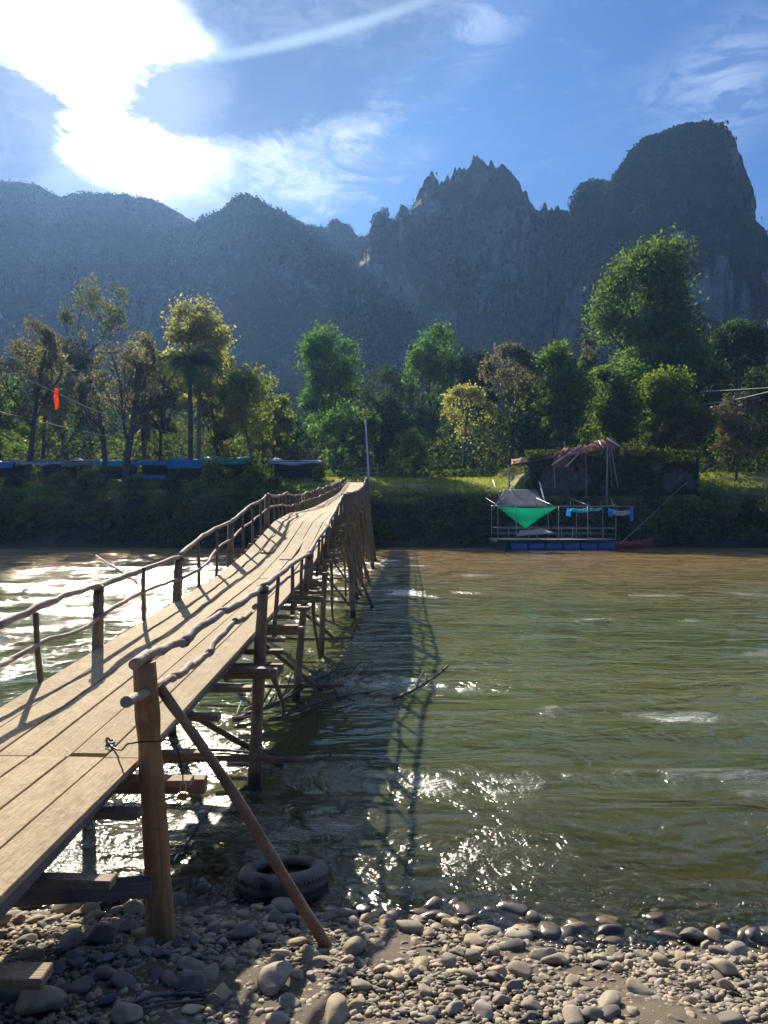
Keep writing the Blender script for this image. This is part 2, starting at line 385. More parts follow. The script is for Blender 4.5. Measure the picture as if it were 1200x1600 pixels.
FM = dict(
    green=foliage_mat('leaves_green', (.035, .075, .018), (.21, .31, .065), .5),
    lush=foliage_mat('leaves_lush', (.03, .085, .02), (.20, .36, .065), .5),
    dark=foliage_mat('leaves_dark', (.016, .036, .016), (.10, .155, .05), .4),
    yellow=foliage_mat('leaves_yellow', (.12, .15, .03), (.29, .32, .08), .5),
    lime=foliage_mat('leaves_lime', (.10, .16, .02), (.22, .27, .035), .5),
    pale=foliage_mat('leaves_pale', (.20, .19, .08), (.55, .51, .24), .55),
    olive=foliage_mat('leaves_olive', (.05, .065, .025), (.25, .25, .09), .5),
    brown=foliage_mat('leaves_brown', (.075, .065, .052), (.30, .26, .20), .45),
    grass=foliage_mat('grass_blades', (.18, .21, .03), (.36, .37, .07), .5),
    under=foliage_mat('leaves_undergrowth', (.016, .038, .018), (.20, .24, .065), .48),
    cliff=foliage_mat('cliff_scrub', (.010, .026, .009), (.055, .090, .022), .10, 0.0),
)

def stone_mat():
    m, w = mat_new('river_stone')
    oi = w.n('ShaderNodeObjectInfo'); geo = w.n('ShaderNodeNewGeometry'); at = w.n('ShaderNodeAttribute', attribute_name='tint')
    tc = w.n('ShaderNodeTexCoord')
    r = w.m('FRACT', w.m('ADD', oi.outputs['Random'], at.outputs['Fac']))
    cr = w.n('ShaderNodeValToRGB', inp={0: r}); cr.color_ramp.interpolation = 'LINEAR'
    el = cr.color_ramp.elements
    el[0].position = 0; el[0].color = (.10, .095, .09, 1); el[1].position = 1; el[1].color = (.30, .27, .22, 1)
    for p, c in ((.2, (.20, .175, .14)), (.4, (.33, .27, .175)), (.55, (.17, .155, .135)), (.7, (.42, .33, .19)), (.85, (.29, .245, .18))):
        e = el.new(p); e.color = (*c, 1)
    pos = geo.outputs['Position']
    n1 = w.noise(pos, 14, 6, .65); n2 = w.noise(pos, 90, 4, .7)
    col = w.mix(w.m('MULTIPLY', w.ss(n1, .42, .66), .5), cr.outputs[0], w.mix(1.0, cr.outputs[0], (.5, .47, .42), 'MULTIPLY'))
    col = w.mix(w.m('MULTIPLY', w.ss(n2, .5, .75), .4), col, w.mix(1.0, col, (1.5, 1.45, 1.35), 'MULTIPLY'))
    sz = w.n('ShaderNodeSeparateXYZ', inp={0: pos})
    wet = w.ss(w.m('ADD', sz.outputs[2], w.m('MULTIPLY', w.m('SUBTRACT', n1, .5), .06)), .055, .015)
    uw = w.ss(sz.outputs[2], .0, -.05)
    col = w.mix(wet, col, w.mix(1.0, col, (.42, .38, .32), 'MULTIPLY'))
    col = w.mix(w.m('MULTIPLY', uw, .5), col, (.12, .095, .035))
    finish(w, pbsdf(w, col, w.ss(wet, 0, 1, .8, .16), w.ss(wet, 0, 1, .25, .6), bump(w, w.m('ADD', n1, w.m('MULTIPLY', n2, .4)), .35, .01))); return m
M['stone'] = stone_mat()

# ------------------------------------------------------------------ terrain
def shore(x): return 4.80-.100*np.clip(x, -8, 10)+.10*np.sin(x*1.3+2.6)+.05*np.sin(x*4.1)
def bankline(x):
    k = 1-np.clip((x-7)/3, 0, 1)*np.clip((30-x)/3, 0, 1)
    return 56.9+k*(.5*np.sin(x*.21)+.35*np.sin(x*.63+1))
def sstep(x, a, b):
    t = np.clip((x-a)/(b-a), 0, 1); return t*t*(3-2*t)
def terrain(x, y):
    x = np.asarray(x, float); y = np.asarray(y, float)
    s = shore(x)-y
    near = np.where(s > 0, np.minimum(np.minimum(s*.30+.008, .15+s*.17), 1.1+.02*s), 0)
    dep = np.where(s < 0, -(.125*np.minimum(-s, 1)+.05*np.maximum(-s-1, 0)+.012*(-s)**2), 0); dep = np.maximum(dep, -1.9)
    bk = bankline(x)
    t = y-bk
    bankL = np.interp(t, [-4, 0, .6, 3.4, 5, 12, 30, 70, 150, 400], [-1.9, -.02, .9, 4.25, 4.75, 5.75, 6.2, 7.5, 12, 22])
    bankR = np.interp(t, [-4, 0, .5, 2.2, 3.6, 4.35, 4.45, 12, 30, 70, 150, 400], [-1.9, -.02, .7, 3.1, 3.7, 3.9, 6.2, 6.7, 7.0, 8, 12, 22])
    bankFR = np.interp(t, [-4, 0, .6, 4, 8, 14, 30, 70, 150, 400], [-1.9, -.02, .7, 2.6, 5.0, 6.3, 7.0, 8, 12, 22])
    wr = sstep(x, 10.6, 12.0); wf = sstep(x, 25.0, 27.5)
    bank = (bankL*(1-wr)+bankR*wr)*(1-wf)+bankFR*wf
    z = np.where(s > 0, near, np.where(t > -4, np.maximum(bank, dep), dep))
    return z
def T(x, y): return float(terrain(np.array([x]), np.array([y]))[0])

def ground():
    m, w = mat_new('ground_earth')
    geo = w.n('ShaderNodeNewGeometry'); pos = geo.outputs['Position']; sz = w.n('ShaderNodeSeparateXYZ', inp={0: pos})
    n1 = w.noise(pos, 3.0, 8, .65); n2 = w.noise(pos, 30, 6, .7); n3 = w.noise(pos, .25, 5, .6); n4 = w.noise(pos, 140, 3, .7)
    sand = w.mix(w.ss(n1, .35, .65), (.12, .092, .062), (.07, .054, .037))
    sand = w.mix(w.m('MULTIPLY', w.ss(n4, .45, .7), .5), sand, (.20, .17, .13))
    wet = w.ss(w.m('ADD', sz.outputs[2], w.m('MULTIPLY', w.m('SUBTRACT', n1, .5), .08)), .08, .02)
    sand = w.mix(wet, sand, (.055, .042, .026))
    bed = w.mix(w.ss(n2, .4, .65), (.13, .10, .045), (.075, .065, .03))
    sand = w.mix(w.ss(sz.outputs[2], .0, -.06), sand, bed)
    grass = w.mix(w.ss(n3, .35, .65), (.15, .17, .04), (.22, .215, .06))
    grass = w.mix(w.m('MULTIPLY', w.ss(w.noise(pos, 1.2, 5), .5, .7), .6), grass, (.13, .10, .06))
    face = w.mix(w.ss(n1, .4, .6), (.045, .04, .025), (.075, .06, .038)); face = w.mix(w.ss(sz.outputs[2], .9, .3), face, (.13, .10, .065))
    gz = w.ss(w.m('ADD', sz.outputs[2], w.m('MULTIPLY', n3, .6)), 4.2, 4.8)
    far = w.mix(gz, face, grass)
    far = w.mix(w.ss(sz.outputs[1], 74, 84), far, (.035, .042, .018))
    col = w.mix(w.ss(sz.outputs[1], 45, 50), sand, far)
    h = w.m('ADD', w.m('MULTIPLY', n1, .5), w.m('ADD', w.m('MULTIPLY', n2, .6), w.m('MULTIPLY', n4, .5)))
    finish(w, pbsdf(w, col, w.ss(wet, 0, 1, .9, .35), .25, bump(w, h, .8, .012)))
    ys = np.concatenate([np.linspace(-40, 1.5, 20)[:-1], np.linspace(1.5, 12, 190)[:-1], np.linspace(12, 52, 50)[:-1], np.linspace(52, 80, 130)[:-1], np.geomspace(80, 4500, 40)])
    a = np.linspace(-1, 1, 241); xs = np.sinh(a*7.6)/np.sinh(7.6)*3500
    xs = np.sort(np.concatenate([xs[np.abs(xs) > 3.2], np.linspace(-3.2, 3.2, 110)]))
    X, Y = np.meshgrid(xs, ys, indexing='ij'); x, y = X.ravel(), Y.ravel(); z = terrain(x, y)
    p = np.stack([x, y, z*0], 1)
    z += fbm(p*2.2, 4, seed=3)*.035*np.where(y < 14, 1, 0)*np.where(y > 1, 1, .3)
    z += fbm(p*.35, 4, seed=5)*np.where((y > 57.5), .35, 0)*(1-np.clip((x-8)/3, 0, 1)*np.clip((29-x)/3, 0, 1)*(y < 66))
    me = mesh_np('ground', np.stack([x, y, z], 1), grid_faces(len(xs), len(ys))[:, ::1], True)
    tag(link('ground', me, m), 'sandy shore, river bed and grassed far bank', kind='structure')
ground()

# ------------------------------------------------------------------ water
def water():
    m, w = mat_new('river_water')
    geo = w.n('ShaderNodeNewGeometry'); pos = geo.outputs['Position']
    at = w.n('ShaderNodeAttribute', attribute_name='depth'); dep = at.outputs['Fac']
    tb = w.n('ShaderNodeAttribute', attribute_name='riffle').outputs['Fac']
    R8 = (0, 0, R(-7))
    a = w.noise(w.mapv(pos, (.48, 1.15, 1), rot=R8), 1.5, 3, .55, .4)
    b = w.noise(w.mapv(pos, (.75, 1.2, 1), rot=(0, 0, R(6))), 4.5, 4, .6, .5)
    c = w.noise(w.mapv(pos, (.8, 1.3, 1), rot=R8), 17, 4, .6, .6)
    patch = w.noise(w.mapv(pos, (.10, .55, 1), rot=R8), .9, 4, .6, .5)
    calm = w.ss(patch, .38, .60, .25, 1.0)
    p2 = w.ss(w.noise(w.mapv(pos, (.75, .55, 1), rot=R8), 1.1, 5, .65, .3), .44, .58, .12, 1.25)
    calm = w.m('MULTIPLY', calm, p2); tb = w.m('MULTIPLY', tb, w.m('ADD', p2, .3))
    h = w.m('ADD', w.m('MULTIPLY', a, .15), w.m('MULTIPLY', w.m('ADD', w.m('MULTIPLY', b, .060), w.m('MULTIPLY', c, .012)), w.m('ADD', calm, w.m('MULTIPLY', tb, .45))))
    nrm = w.n('ShaderNodeBump', inp={'Strength': 1.0, 'Distance': 1.0, 'Height': h}).outputs[0]
    mur = w.mix(w.ss(w.noise(w.mapv(pos, (.12, .5, 1)), .5, 3), .4, .6), (.074, .092, .036), (.096, .102, .040))
    sy = w.n('ShaderNodeSeparateXYZ', inp={0: pos}).outputs[1]
    mur = w.mix(w.ss(sy, 15, 46), mur, (.20, .135, .052))          # silty current along the far bank
    op = w.m('SUBTRACT', 1.0, w.m('POWER', 2.718, w.m('MULTIPLY', dep, -3.2)), clamp=True)
    dif = w.n('ShaderNodeBsdfDiffuse', inp={0: mur})
    tr = w.n('ShaderNodeBsdfTransparent', inp={0: w.mix(w.ss(dep, 0, .5), (.96, .96, .93), (.55, .56, .35))})
    mx = w.n('ShaderNodeMixShader', inp={0: op}); w.t.links.new(tr.outputs[0], mx.inputs[1]); w.t.links.new(dif.outputs[0], mx.inputs[2])
    gl = w.n('ShaderNodeBsdfGlossy', inp={0: (1, 1, 1, 1), 'Roughness': w.m('ADD', .03, w.m('MULTIPLY', tb, .36)), 'Normal': nrm})
    fr = w.n('ShaderNodeFresnel', inp={'IOR': 1.333, 'Normal': nrm})
    fx = w.n('ShaderNodeMixShader', inp={0: fr.outputs[0]}); w.t.links.new(mx.outputs[0], fx.inputs[1]); w.t.links.new(gl.outputs[0], fx.inputs[2])
    finish(w, fx)
    ys = np.concatenate([np.linspace(2.5, 9, 200)[:-1], np.geomspace(9, 58.6, 330)])
    xs = np.concatenate([-np.geomspace(14, 900, 26)[::-1], np.linspace(-14, 14, 260)[1:-1], np.geomspace(14, 900, 26)])
    X, Y = np.meshgrid(xs, ys, indexing='ij'); x, y = X.ravel(), Y.ravel()
    p = np.stack([x*.35-y*.05, y*1.1, x*0], 1)
    far = np.clip((58-y)/50, .3, 1)
    z = fbm(p*1.1, 3, seed=21)*.05*far+fbm(p*np.array([2.2, 2.6, 1]), 3, seed=33)*.022*far
    rf = np.exp(-(((x+.1)/1.7)**2+((y-6.1)/1.2)**2))+.8*np.exp(-(((x+1.4)/1.3)**2+((y-6.2)/1.4)**2))
    q = np.stack([x*3.0, y*4.0, x*0], 1)
    z += fbm(q, 4, seed=41, gain=.6)*.014*np.clip(rf, 0, 1)
    s = y-shore(x); z *= np.clip(.25+s*.6, .1, 1)
    d = np.maximum(-terrain(x, y), 0)
    ruf = np.zeros_like(x); wobx = fbm(np.stack([x*.5, y*.7, x*0], 1), 4, seed=71)
    for (cx_, cy_, rx_, ry_, tl, am) in ((2.3, 7.3, 3.6, .8, -.10, .62), (.6, 11.7, 1.7, .55, -.12, 1.0), (3.8, 9.7, 1.9, .5, -.12, .9), (5.5, 18.6, 1.7, .6, -.05, .9), (-6, 33, 7, 12, 0, .7), (-1.9, 8.0, 1.0, 2.5, 0, .5), (9, 24, 3, .6, 0, .6), (8, 14, 2.4, .5, -.1, .6), (1.8, 25, 1.6, .8, 0, .6)):
        dy = (y-cy_-tl*(x-cx_))/ry_; dx = (x-cx_)/rx_
        ruf += .85*am*sstep(1.35-(np.sqrt(dx*dx+dy*dy)+wobx*1.3), 0, .95)
    rf = rf*.45+np.clip(ruf, 0, 1.2)
    me = mesh_np('river_water', np.stack([x, y, z], 1), grid_faces(len(xs), len(ys)), True, {'depth': d, 'riffle': np.clip(rf, 0, 1.4)})
    tag(link('river_water', me, m), 'green brown river with ripples', kind='structure')
water()

# ------------------------------------------------------------------ rock mountains
def rock_mat():
    m, w = mat_new('limestone')
    geo = w.n('ShaderNodeNewGeometry'); pos = geo.outputs['Position']; nz = w.n('ShaderNodeSeparateXYZ', inp={0: geo.outputs['Normal']})
    st = w.noise(w.mapv(pos, (1, 1, .13)), .10, 7, .65, .4); st2 = w.noise(w.mapv(pos, (1, 1, .16)), .45, 6, .65)
    vg = w.noise(w.mapv(pos, (1, 1, .6)), .028, 7, .62, .4)
    rock = w.mix(w.ss(st, .43, .55), (.035, .036, .04), (.46, .435, .41))
    rock = w.mix(w.m('MULTIPLY', w.ss(st2, .45, .68), .7), rock, (.07, .068, .065))
    rock = w.mix(w.m('MULTIPLY', w.ss(st, .56, .64), .8), rock, (.50, .43, .35))
    veg = w.mix(w.ss(w.noise(pos, .3, 5), .35, .65), (.010, .026, .010), (.034, .060, .018))
    f = w.ss(w.m('ADD', vg, w.m('MULTIPLY', nz.outputs[2], .30)), .53, .60)
    col = w.mix(f, rock, veg)
    h = w.m('ADD', w.m('MULTIPLY', st, 4.0), w.m('ADD', w.m('MULTIPLY', st2, 2.0), w.m('ADD', w.m('MULTIPLY', w.noise(pos, .8, 5, .7), 1.0), w.m('MULTIPLY', w.noise(pos, .16, 4, .6), 5.0))))
    finish(w, pbsdf(w, col, .9, .15, bump(w, h, 1.0, 2.0))); return m
M['rock'] = rock_mat()

def leaf_cloud(name, C, size, mat, parent=None, origin=(0, 0, 0), up_bias=.4, tint=None, seed=0, label=None, aspect=.55, normal_bias=None):
    """many small leaf sprays: kite-shaped quads around centres C"""
    g = np.random.default_rng(seed); n = len(C)
    C = np.asarray(C)-np.array(origin)
    nrm = g.normal(size=(n, 3)); nrm[:, 2] += up_bias
    if normal_bias is not None: nrm += normal_bias
    nrm /= np.linalg.norm(nrm, axis=1)[:, None]+1e-9
    a = g.normal(size=(n, 3)); u = np.cross(nrm, a); u /= np.linalg.norm(u, axis=1)[:, None]+1e-9; v = np.cross(nrm, u)
    s = (size*(g.uniform(.6, 1.35, n)))[:, None]
    V = np.stack([C-u*s*.5, C-u*s*.05+v*s*aspect*.5+nrm*s*.08, C+u*s*.5-nrm*s*.06, C-u*s*.05-v*s*aspect*.5+nrm*s*.08], 1).reshape(-1, 3)
    t = tint if tint is not None else g.uniform(0, 1, n)
    me = mesh_np(name, V, np.arange(4*n).reshape(-1, 4), False, {'tint': np.repeat(np.clip(t, 0, 1), 4)})
    return link(name, me, mat, parent)

def sample_mesh(me, n, g, keep=None):
    V = np.empty(len(me.vertices)*3, np.float32); me.vertices.foreach_get('co', V); V = V.reshape(-1, 3)
    L = np.empty(len(me.loops), np.int32); me.loops.foreach_get('vertex_index', L); Q = L.reshape(-1, 4)
    A, B, C, D = V[Q[:, 0]], V[Q[:, 1]], V[Q[:, 2]], V[Q[:, 3]]
    nr = np.cross(C-A, D-B); ar = np.linalg.norm(nr, axis=1)/2; nr = nr/(2*ar[:, None]+1e-9)
    wgt = ar.copy()
    if keep is not None: wgt *= keep((A+B+C+D)/4, nr)
    i = g.choice(len(Q), n, p=wgt/wgt.sum()); u, v = g.random(n)[:, None], g.random(n)[:, None]
    return (A[i]*(1-u)+B[i]*u)*(1-v)+(D[i]*(1-u)+C[i]*u)*v, nr[i]

def ridge(name, prof, d, depth, seed, amp, nx=260, nt=130, label='', scrub=40000, scrub_size=2.2, rough=1.0, vegmin=-.1, base=2.0, front=1.0, jag=0.0, crest_only=False):
    """a massif whose crest follows prof (px, py seen from the river bank at distance d)"""
    px = np.array([p[0] for p in prof], float); py = np.array([p[1] for p in prof], float)
    xs = np.linspace((px[0]-600)/F*d, (px[-1]-600)/F*d, nx)
    top = CZ+(800-np.interp(xs/d*F+600, px, py))/F*d
    if jag: 
        jj = fbm(np.stack([xs*.20, xs*0, xs*0], 1), 4, seed=seed+50, gain=.7); top = top+jag*jj
    t = np.linspace(0, 1.6, nt)
    # front: from the base to the crest (t=1), then falling away behind
    zz = np.where(t <= 1, np.power(np.clip(t, 0, 1), .85), 1-(t-1)*.9)
    yy = np.where(t <= 1, -depth*front*(1-np.clip(t, 0, 1))**1.35, (t-1)*depth*2.0)
    X = np.repeat(xs[:, None], nt, 1); Z = base+(top[:, None]-base)*zz[None, :]; Y = d+np.repeat(yy[None, :], nx, 0)
    p = np.stack([X.ravel(), Y.ravel(), Z.ravel()], 1)
    q = p*np.array([1, 1, .42])
    k = np.minimum(1, np.maximum((1.02-np.repeat(np.abs(t-1)[None, :], nx, 0).ravel()), 0))
    dsp = fbm(q*.016*rough, 5, seed=seed, ridged=True)*amp*1.35+fbm(q*.06*rough, 4, seed=seed+5)*amp*.45
    crest = np.exp(-((np.repeat(t[None, :], nx, 0).ravel()-1)/.10)**2)
    p[:, 1] -= dsp*(1-crest*.55)
    p[:, 0] += fbm(q*.03, 4, seed=seed+9)*amp*.35*(1-crest)
    p[:, 2] += fbm(p*.07, 4, seed=seed+13)*amp*.10+crest*fbm(p*.16, 4, seed=seed+3, gain=.65)*amp*.10
    root = thing(name, (float(xs.mean()), d, 0), label, 'mountain')
    me = mesh_np('rock_face', p, grid_faces(nx, nt), True); link('rock_face', me, M['rock'], root)
    g = np.random.default_rng(seed)
    def keep(c, nr):
        nn = fbm(c*np.array([.028, .028, .02]), 4, seed=seed+77)
        if crest_only: return (c[:, 2] > .80*np.interp(c[:, 0], xs, top))*1.0*(c[:, 1] < d+15)
        return np.clip((nn-vegmin)*7+np.abs(nr[:, 2])*.15, 0.004, 1)*(c[:, 1] < d+depth*.5)
    if scrub:
        C, N = sample_mesh(me, scrub, g, keep)
        N = np.where((N[:, 1:2] > 0) & (C[:, 1:2] < d-2), -N, N)
        nb = N.copy()
        C = C+N*g.uniform(0, scrub_size*.9, (scrub, 1))*.8+g.normal(size=(scrub, 3))*scrub_size*.3
        cl = fbm(C*.09, 3, seed=seed+3)*.8+.42+g.normal(size=scrub)*.05
        o = leaf_cloud('scrub', C, scrub_size, FM['cliff'], root, (0, 0, 0), .6, cl, seed, normal_bias=nb*3.5)
        o['kind'] = 'stuff'
    return root

def tower(name, rows, d, label, seed, amp, asp=.8, scrub=50000, scrub_size=1.9, nth=200, nz=150, vegmin=-.12, side=0):
    """a free-standing karst tower lofted through rows of (py, left px, right px)"""
    py = np.array([r[0] for r in rows], float); pl = np.array([r[1] for r in rows], float); pr = np.array([r[2] for r in rows], float)
    ys = np.linspace(py[-1], py[0], nz); l = np.interp(ys, py, pl); r = np.interp(ys, py, pr)
    z = CZ+(800-ys)/F*d; cx = ((l+r)/2-600)/F*d; rx = (r-l)/2/F*d
    rx = np.maximum(rx-amp*.20, rx*.5); cx = cx-amp*.16
    th = np.linspace(0, 2*np.pi, nth, endpoint=False)
    ct, st = np.cos(th), np.sin(th)
    se = lambda v: np.sign(v)*np.abs(v)**.85
    z = np.append(z, z[-1]+amp*.15); cx = np.append(cx, cx[-1]); rx = np.append(rx, 0.02)
    X = cx[None, :]+rx[None, :]*se(ct)[:, None]; Y = d+rx[None, :]*asp*se(st)[:, None]; Z = np.repeat(z[None, :], nth, 0)
    nz2 = len(z)
    p = np.stack([X.ravel(), Y.ravel(), Z.ravel()], 1); q = p*np.array([1, 1, .35])
    dirv = np.stack([np.repeat(ct[:, None], nz2, 1).ravel(), np.repeat(st[:, None], nz2, 1).ravel(), np.zeros(nth*nz2)], 1)
    dsp = fbm(q*.034, 5, seed=seed, ridged=True)*amp*1.25+fbm(q*.11, 4, seed=seed+4, gain=.6)*amp*.4
    edge = np.abs(dirv[:, 0])**4
    p += dirv*(dsp*(1-.55*edge))[:, None]
    p[:, 2] += fbm(p*.05, 4, seed=seed+8)*amp*.2
    root = thing(name, (float(cx.mean()), d, 0), label, 'mountain')
    me = mesh_np('rock_face', p, grid_faces(nth, nz2, True), True); link('rock_face', me, M['rock'], root)
    g = np.random.default_rng(seed)
    zt = z.max()
    def keep(c, nr):
        nn = fbm(c*np.array([.035, .035, .022]), 4, seed=seed+77)
        topb = np.clip((c[:, 2]-zt*.62)/(zt*.2), 0, 1); left = np.clip(-(c[:, 0]-cx.mean())/(rx.max()*.8), -.7, 1)
        return np.clip((nn-vegmin)*6-.1+np.abs(nr[:, 2])*.2+topb*1.2+left*1.1, 0.003, 1)*(c[:, 1] < d+rx.max()*.3)
    C, N = sample_mesh(me, scrub, g, keep)
    out = C-np.stack([np.interp(C[:, 2], z, cx), np.full(len(C), d), C[:, 2]], 1); out /= np.linalg.norm(out, axis=1)[:, None]+1e-9
    nb = out.copy()
    C = C+out*(g.uniform(0, 1, (scrub, 1))**1.8)*scrub_size*1.4+g.normal(size=(scrub, 3))*scrub_size*.3
    cl = fbm(C*.12, 3, seed=seed+3)*.9+.45+g.normal(size=scrub)*.07
    o = leaf_cloud('scrub', C, scrub_size, FM['cliff'], root, (0, 0, 0), .6, cl, seed, normal_bias=nb*3.5); o['kind'] = 'stuff'
    return root

ridge('forested_ridge', [(-900, 420), (-600, 330), (-300, 300), (-100, 286), (0, 282), (50, 286), (95, 306), (140, 303), (200, 303), (250, 318), (300, 347), (350, 356), (450, 380), (600, 420), (800, 470)],
      640, 220, 3, 26, nx=420, nt=110, label='long hazy forested ridge at the far left', scrub=42000, scrub_size=2.6, crest_only=True)
ridge('forested_hill', [(170, 560), (220, 430), (280, 362), (325, 342), (360, 328), (380, 314), (392, 312), (420, 326), (455, 340), (480, 356), (505, 360), (520, 350), (535, 352), (560, 366), (590, 380), (640, 400), (720, 440), (820, 480)],
      520, 170, 11, 20, nx=300, nt=110, label='hazy wooded hill with a small summit, left of the pointed rock peak', scrub=36000, scrub_size=2.2, crest_only=True, jag=5)
ridge('rock_peak', [(440, 700), (490, 600), (530, 480), (560, 400), (578, 362), (598, 340), (625, 336), (640, 328), (650, 300), (665, 284), (682, 276), (700, 280), (715, 266), (735, 252), (745, 243), (768, 241), (785, 262), (800, 280), (822, 300), (832, 322), (850, 332), (875, 338), (892, 348), (905, 362), (930, 392), (960, 440), (1000, 480), (1060, 520), (1150, 560)],
      400, 95, 21, 15, nx=340, nt=170, label='jagged pointed limestone peak in the middle of the range', scrub=48000, scrub_size=2.1, vegmin=.05, jag=10, rough=1.4)
tower('rock_tower', [(224, 1046, 1104), (229, 1028, 1120), (240, 1012, 1130), (262, 988, 1138), (286, 970, 1144), (310, 958, 1150), (336, 950, 1158), (364, 940, 1168), (388, 934, 1179), (420, 928, 1184), (480, 925, 1182), (560, 905, 1184), (700, 880, 1215), (800, 870, 1230)],
      320, 'tall bushy limestone tower with sheer grey right flank', 31, 10, scrub=60000, vegmin=.10)
tower('rock_spur', [(296, 912, 958), (306, 906, 966), (345, 900, 975), (400, 895, 990), (500, 880, 1000), (760, 850, 1020)], 352,
      'low square rock shoulder between the peak and the tower', 37, 5, scrub=14000, nth=120, nz=90)
ridge('wooded_foothill', [(-200, 640), (0, 610), (150, 600), (350, 605), (500, 610), (640, 600), (760, 560), (860, 545), (960, 520), (1080, 500), (1180, 520), (1260, 545), (1500, 560)],
      215, 60, 51, 10, nx=300, nt=60, label='dark wooded foothill behind the riverside trees', scrub=52000, scrub_size=1.6, vegmin=-.9)

# ------------------------------------------------------------------ trees
def limb_tubes(segs, sides=5):
    V = []; Fc = []
    for (pts, rad) in segs:
        a, f = tube_data(pts, rad, sides, cap=False); o = len(V); V += a; Fc += [tuple(i+o for i in x) for x in f]
    return V, Fc
def grow(base, h, seed, spread=.5, levels=3, kids=(5, 4, 3), r0=.22, lean=(0, 0), first=.3):
    """trunk with limbs: a list of segments and the twig ends"""
    g = random.Random(seed); segs = []; tips = []
    def go(p, dirv, L, r, lev):
        n = 4; pts = [p.copy()]; rad = [r]; d = dirv.copy()
        for i in range(n):
            d = (d+Vector((g.uniform(-1, 1), g.uniform(-1, 1), g.uniform(-.3, .6)))*.14*(1+lev*.5)).normalized()
            pts.append(pts[-1]+d*L/n); rad.append(r*(1-(i+1)/n*.55))
        segs.append((pts, rad, lev))
        if lev >= levels: tips.append(pts[-1]); tips.append(pts[2]); return
        for k in range(kids[min(lev, len(kids)-1)]):
            t = g.uniform(first if lev == 0 else .3, 1.0)*n; i = min(int(t), n-1)
            q = pts[i].lerp(pts[i+1], t-i)
            az = g.uniform(0, 2*math.pi); sd = Vector((math.cos(az), math.sin(az), g.uniform(.1, .7)))
            nd = (d*(1-spread)+sd*spread).normalized()
            go(q, nd, L*g.uniform(.42, .62), r*.45*(1-.4*t/n), lev+1)
    go(Vector(base), Vector((lean[0], lean[1], 1)).normalized(), h, r0, 0)
    return segs, tips
def tree(name, px, toppy, wpx, d, label, mat, crown_bot=None, n=9000, leaf=.30, seed=1, bark='bark', clumps=26, group=None, bare=0.0, hollow=.55, shape='round', trunk_px=None, basez=None, lobes=None, r0=None, levels=3, kids=(6, 4, 3)):
    n = int(n*1.25); leaf *= 1.22
    x = (px-600)/F*d; tx = ((trunk_px if trunk_px is not None else px)-600)/F*d
    bz = T(tx, d)-.1 if basez is None else basez
    top = CZ+(800-toppy)/F*d; H = top-bz; W = wpx/F*d
    cb = CZ+(800-crown_bot)/F*d if crown_bot else bz+H*.35
    g = np.random.default_rng(seed)
    root = thing(name, (tx, d, bz), label, 'tree' if 'shrub' not in name and 'bush' not in name else 'bush', group)
    cz, hz = (top+cb)/2, (top-cb)/2
    r0 = r0 or max(.08, H*.016)
    segs, tips = grow((tx, d, bz), H*.78, seed, .5, levels, kids, r0, lean=((x-tx)/H*1.1, 0), first=.3 if H > 5 else .1)
    # pull the limbs into the crown
    def fit(p):
        if p.z < cb: return p
        k = 1.0; e = math.sqrt(((p.x-x)/(W*.46))**2+((p.y-d)/(W*.46))**2+((p.z-cz)/max(hz, .1))**2)
        if e > 1: k = 1/e
        return Vector((x+(p.x-x)*k, d+(p.y-d)*k, cz+(p.z-cz)*k))
    S0 = [([fit(p) for p in a], r) for a, r, l in segs if l == 0]; S1 = [([fit(p) for p in a], r) for a, r, l in segs if l > 0]
    V, Fc = limb_tubes(S0, 8); pyobj('trunk', [v-root.location for v in V], Fc, M[bark], root, root.location, smooth=True)
    V, Fc = limb_tubes(S1, 4); ol = pyobj('limbs', [v-root.location for v in V], Fc, M[bark], root, root.location, smooth=True)
    # clumps through the crown
    K = int(clumps*1.35); th = g.uniform(0, 2*np.pi, K); u = g.uniform(-1, 1, K); rr = g.uniform(.45, .88, K)
    prof = np.sqrt(1-u*u)
    if shape == 'cone': prof = prof*np.clip(1.15-.45*(u+1), .35, 1.2)
    if shape == 'column': prof = np.clip(prof*1.25, 0, 1)
    if shape == 'top': prof = prof*np.clip(.7+.5*(u+.4), .4, 1.15)
    cx = x+np.cos(th)*prof*rr*W*.43; cy = d+np.sin(th)*prof*rr*W*.43; cc = cz+u*rr*hz*1.02
    cs = W*g.uniform(.085, .175, K)
    if hz*2 < W: cs *= max(.5, hz*2/W)
    ti = np.array([tuple(fit(t)) for t in tips]); tn = int(n*(.30+bare*.6)); cn = n-tn
    if len(ti) == 0: ti = np.array([[x, d, cz]])
    k = g.choice(K, cn, p=cs**2/np.sum(cs**2)); dr = g.normal(size=(cn, 3)); dr /= np.linalg.norm(dr, axis=1)[:, None]
    rad = (g.uniform(0, 1, cn)**.45)[:, None]
    C1 = np.stack([cx[k], cy[k], cc[k]], 1)+dr*rad*cs[k][:, None]*np.array([1, 1, .72])
    k2 = g.choice(len(ti), tn); C2 = ti[k2]+g.normal(size=(tn, 3))*W*(.035+.03*(1-bare))
    if bare > .5: C1 = C1[:int(len(C1)*.22)]; dr = dr[:len(C1)]; k = k[:len(C1)]
    C = np.concatenate([C1, C2]); nb = np.concatenate([dr*.9, g.normal(size=(tn, 3))*.4])
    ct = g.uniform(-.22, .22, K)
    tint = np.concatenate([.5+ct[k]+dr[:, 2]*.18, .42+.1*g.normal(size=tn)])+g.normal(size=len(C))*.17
    o = leaf_cloud('crown', C-np.array(root.location), leaf, FM[mat], root, (0, 0, 0), .3, tint, seed, normal_bias=nb)
    o.location = (0, 0, 0)
    return root

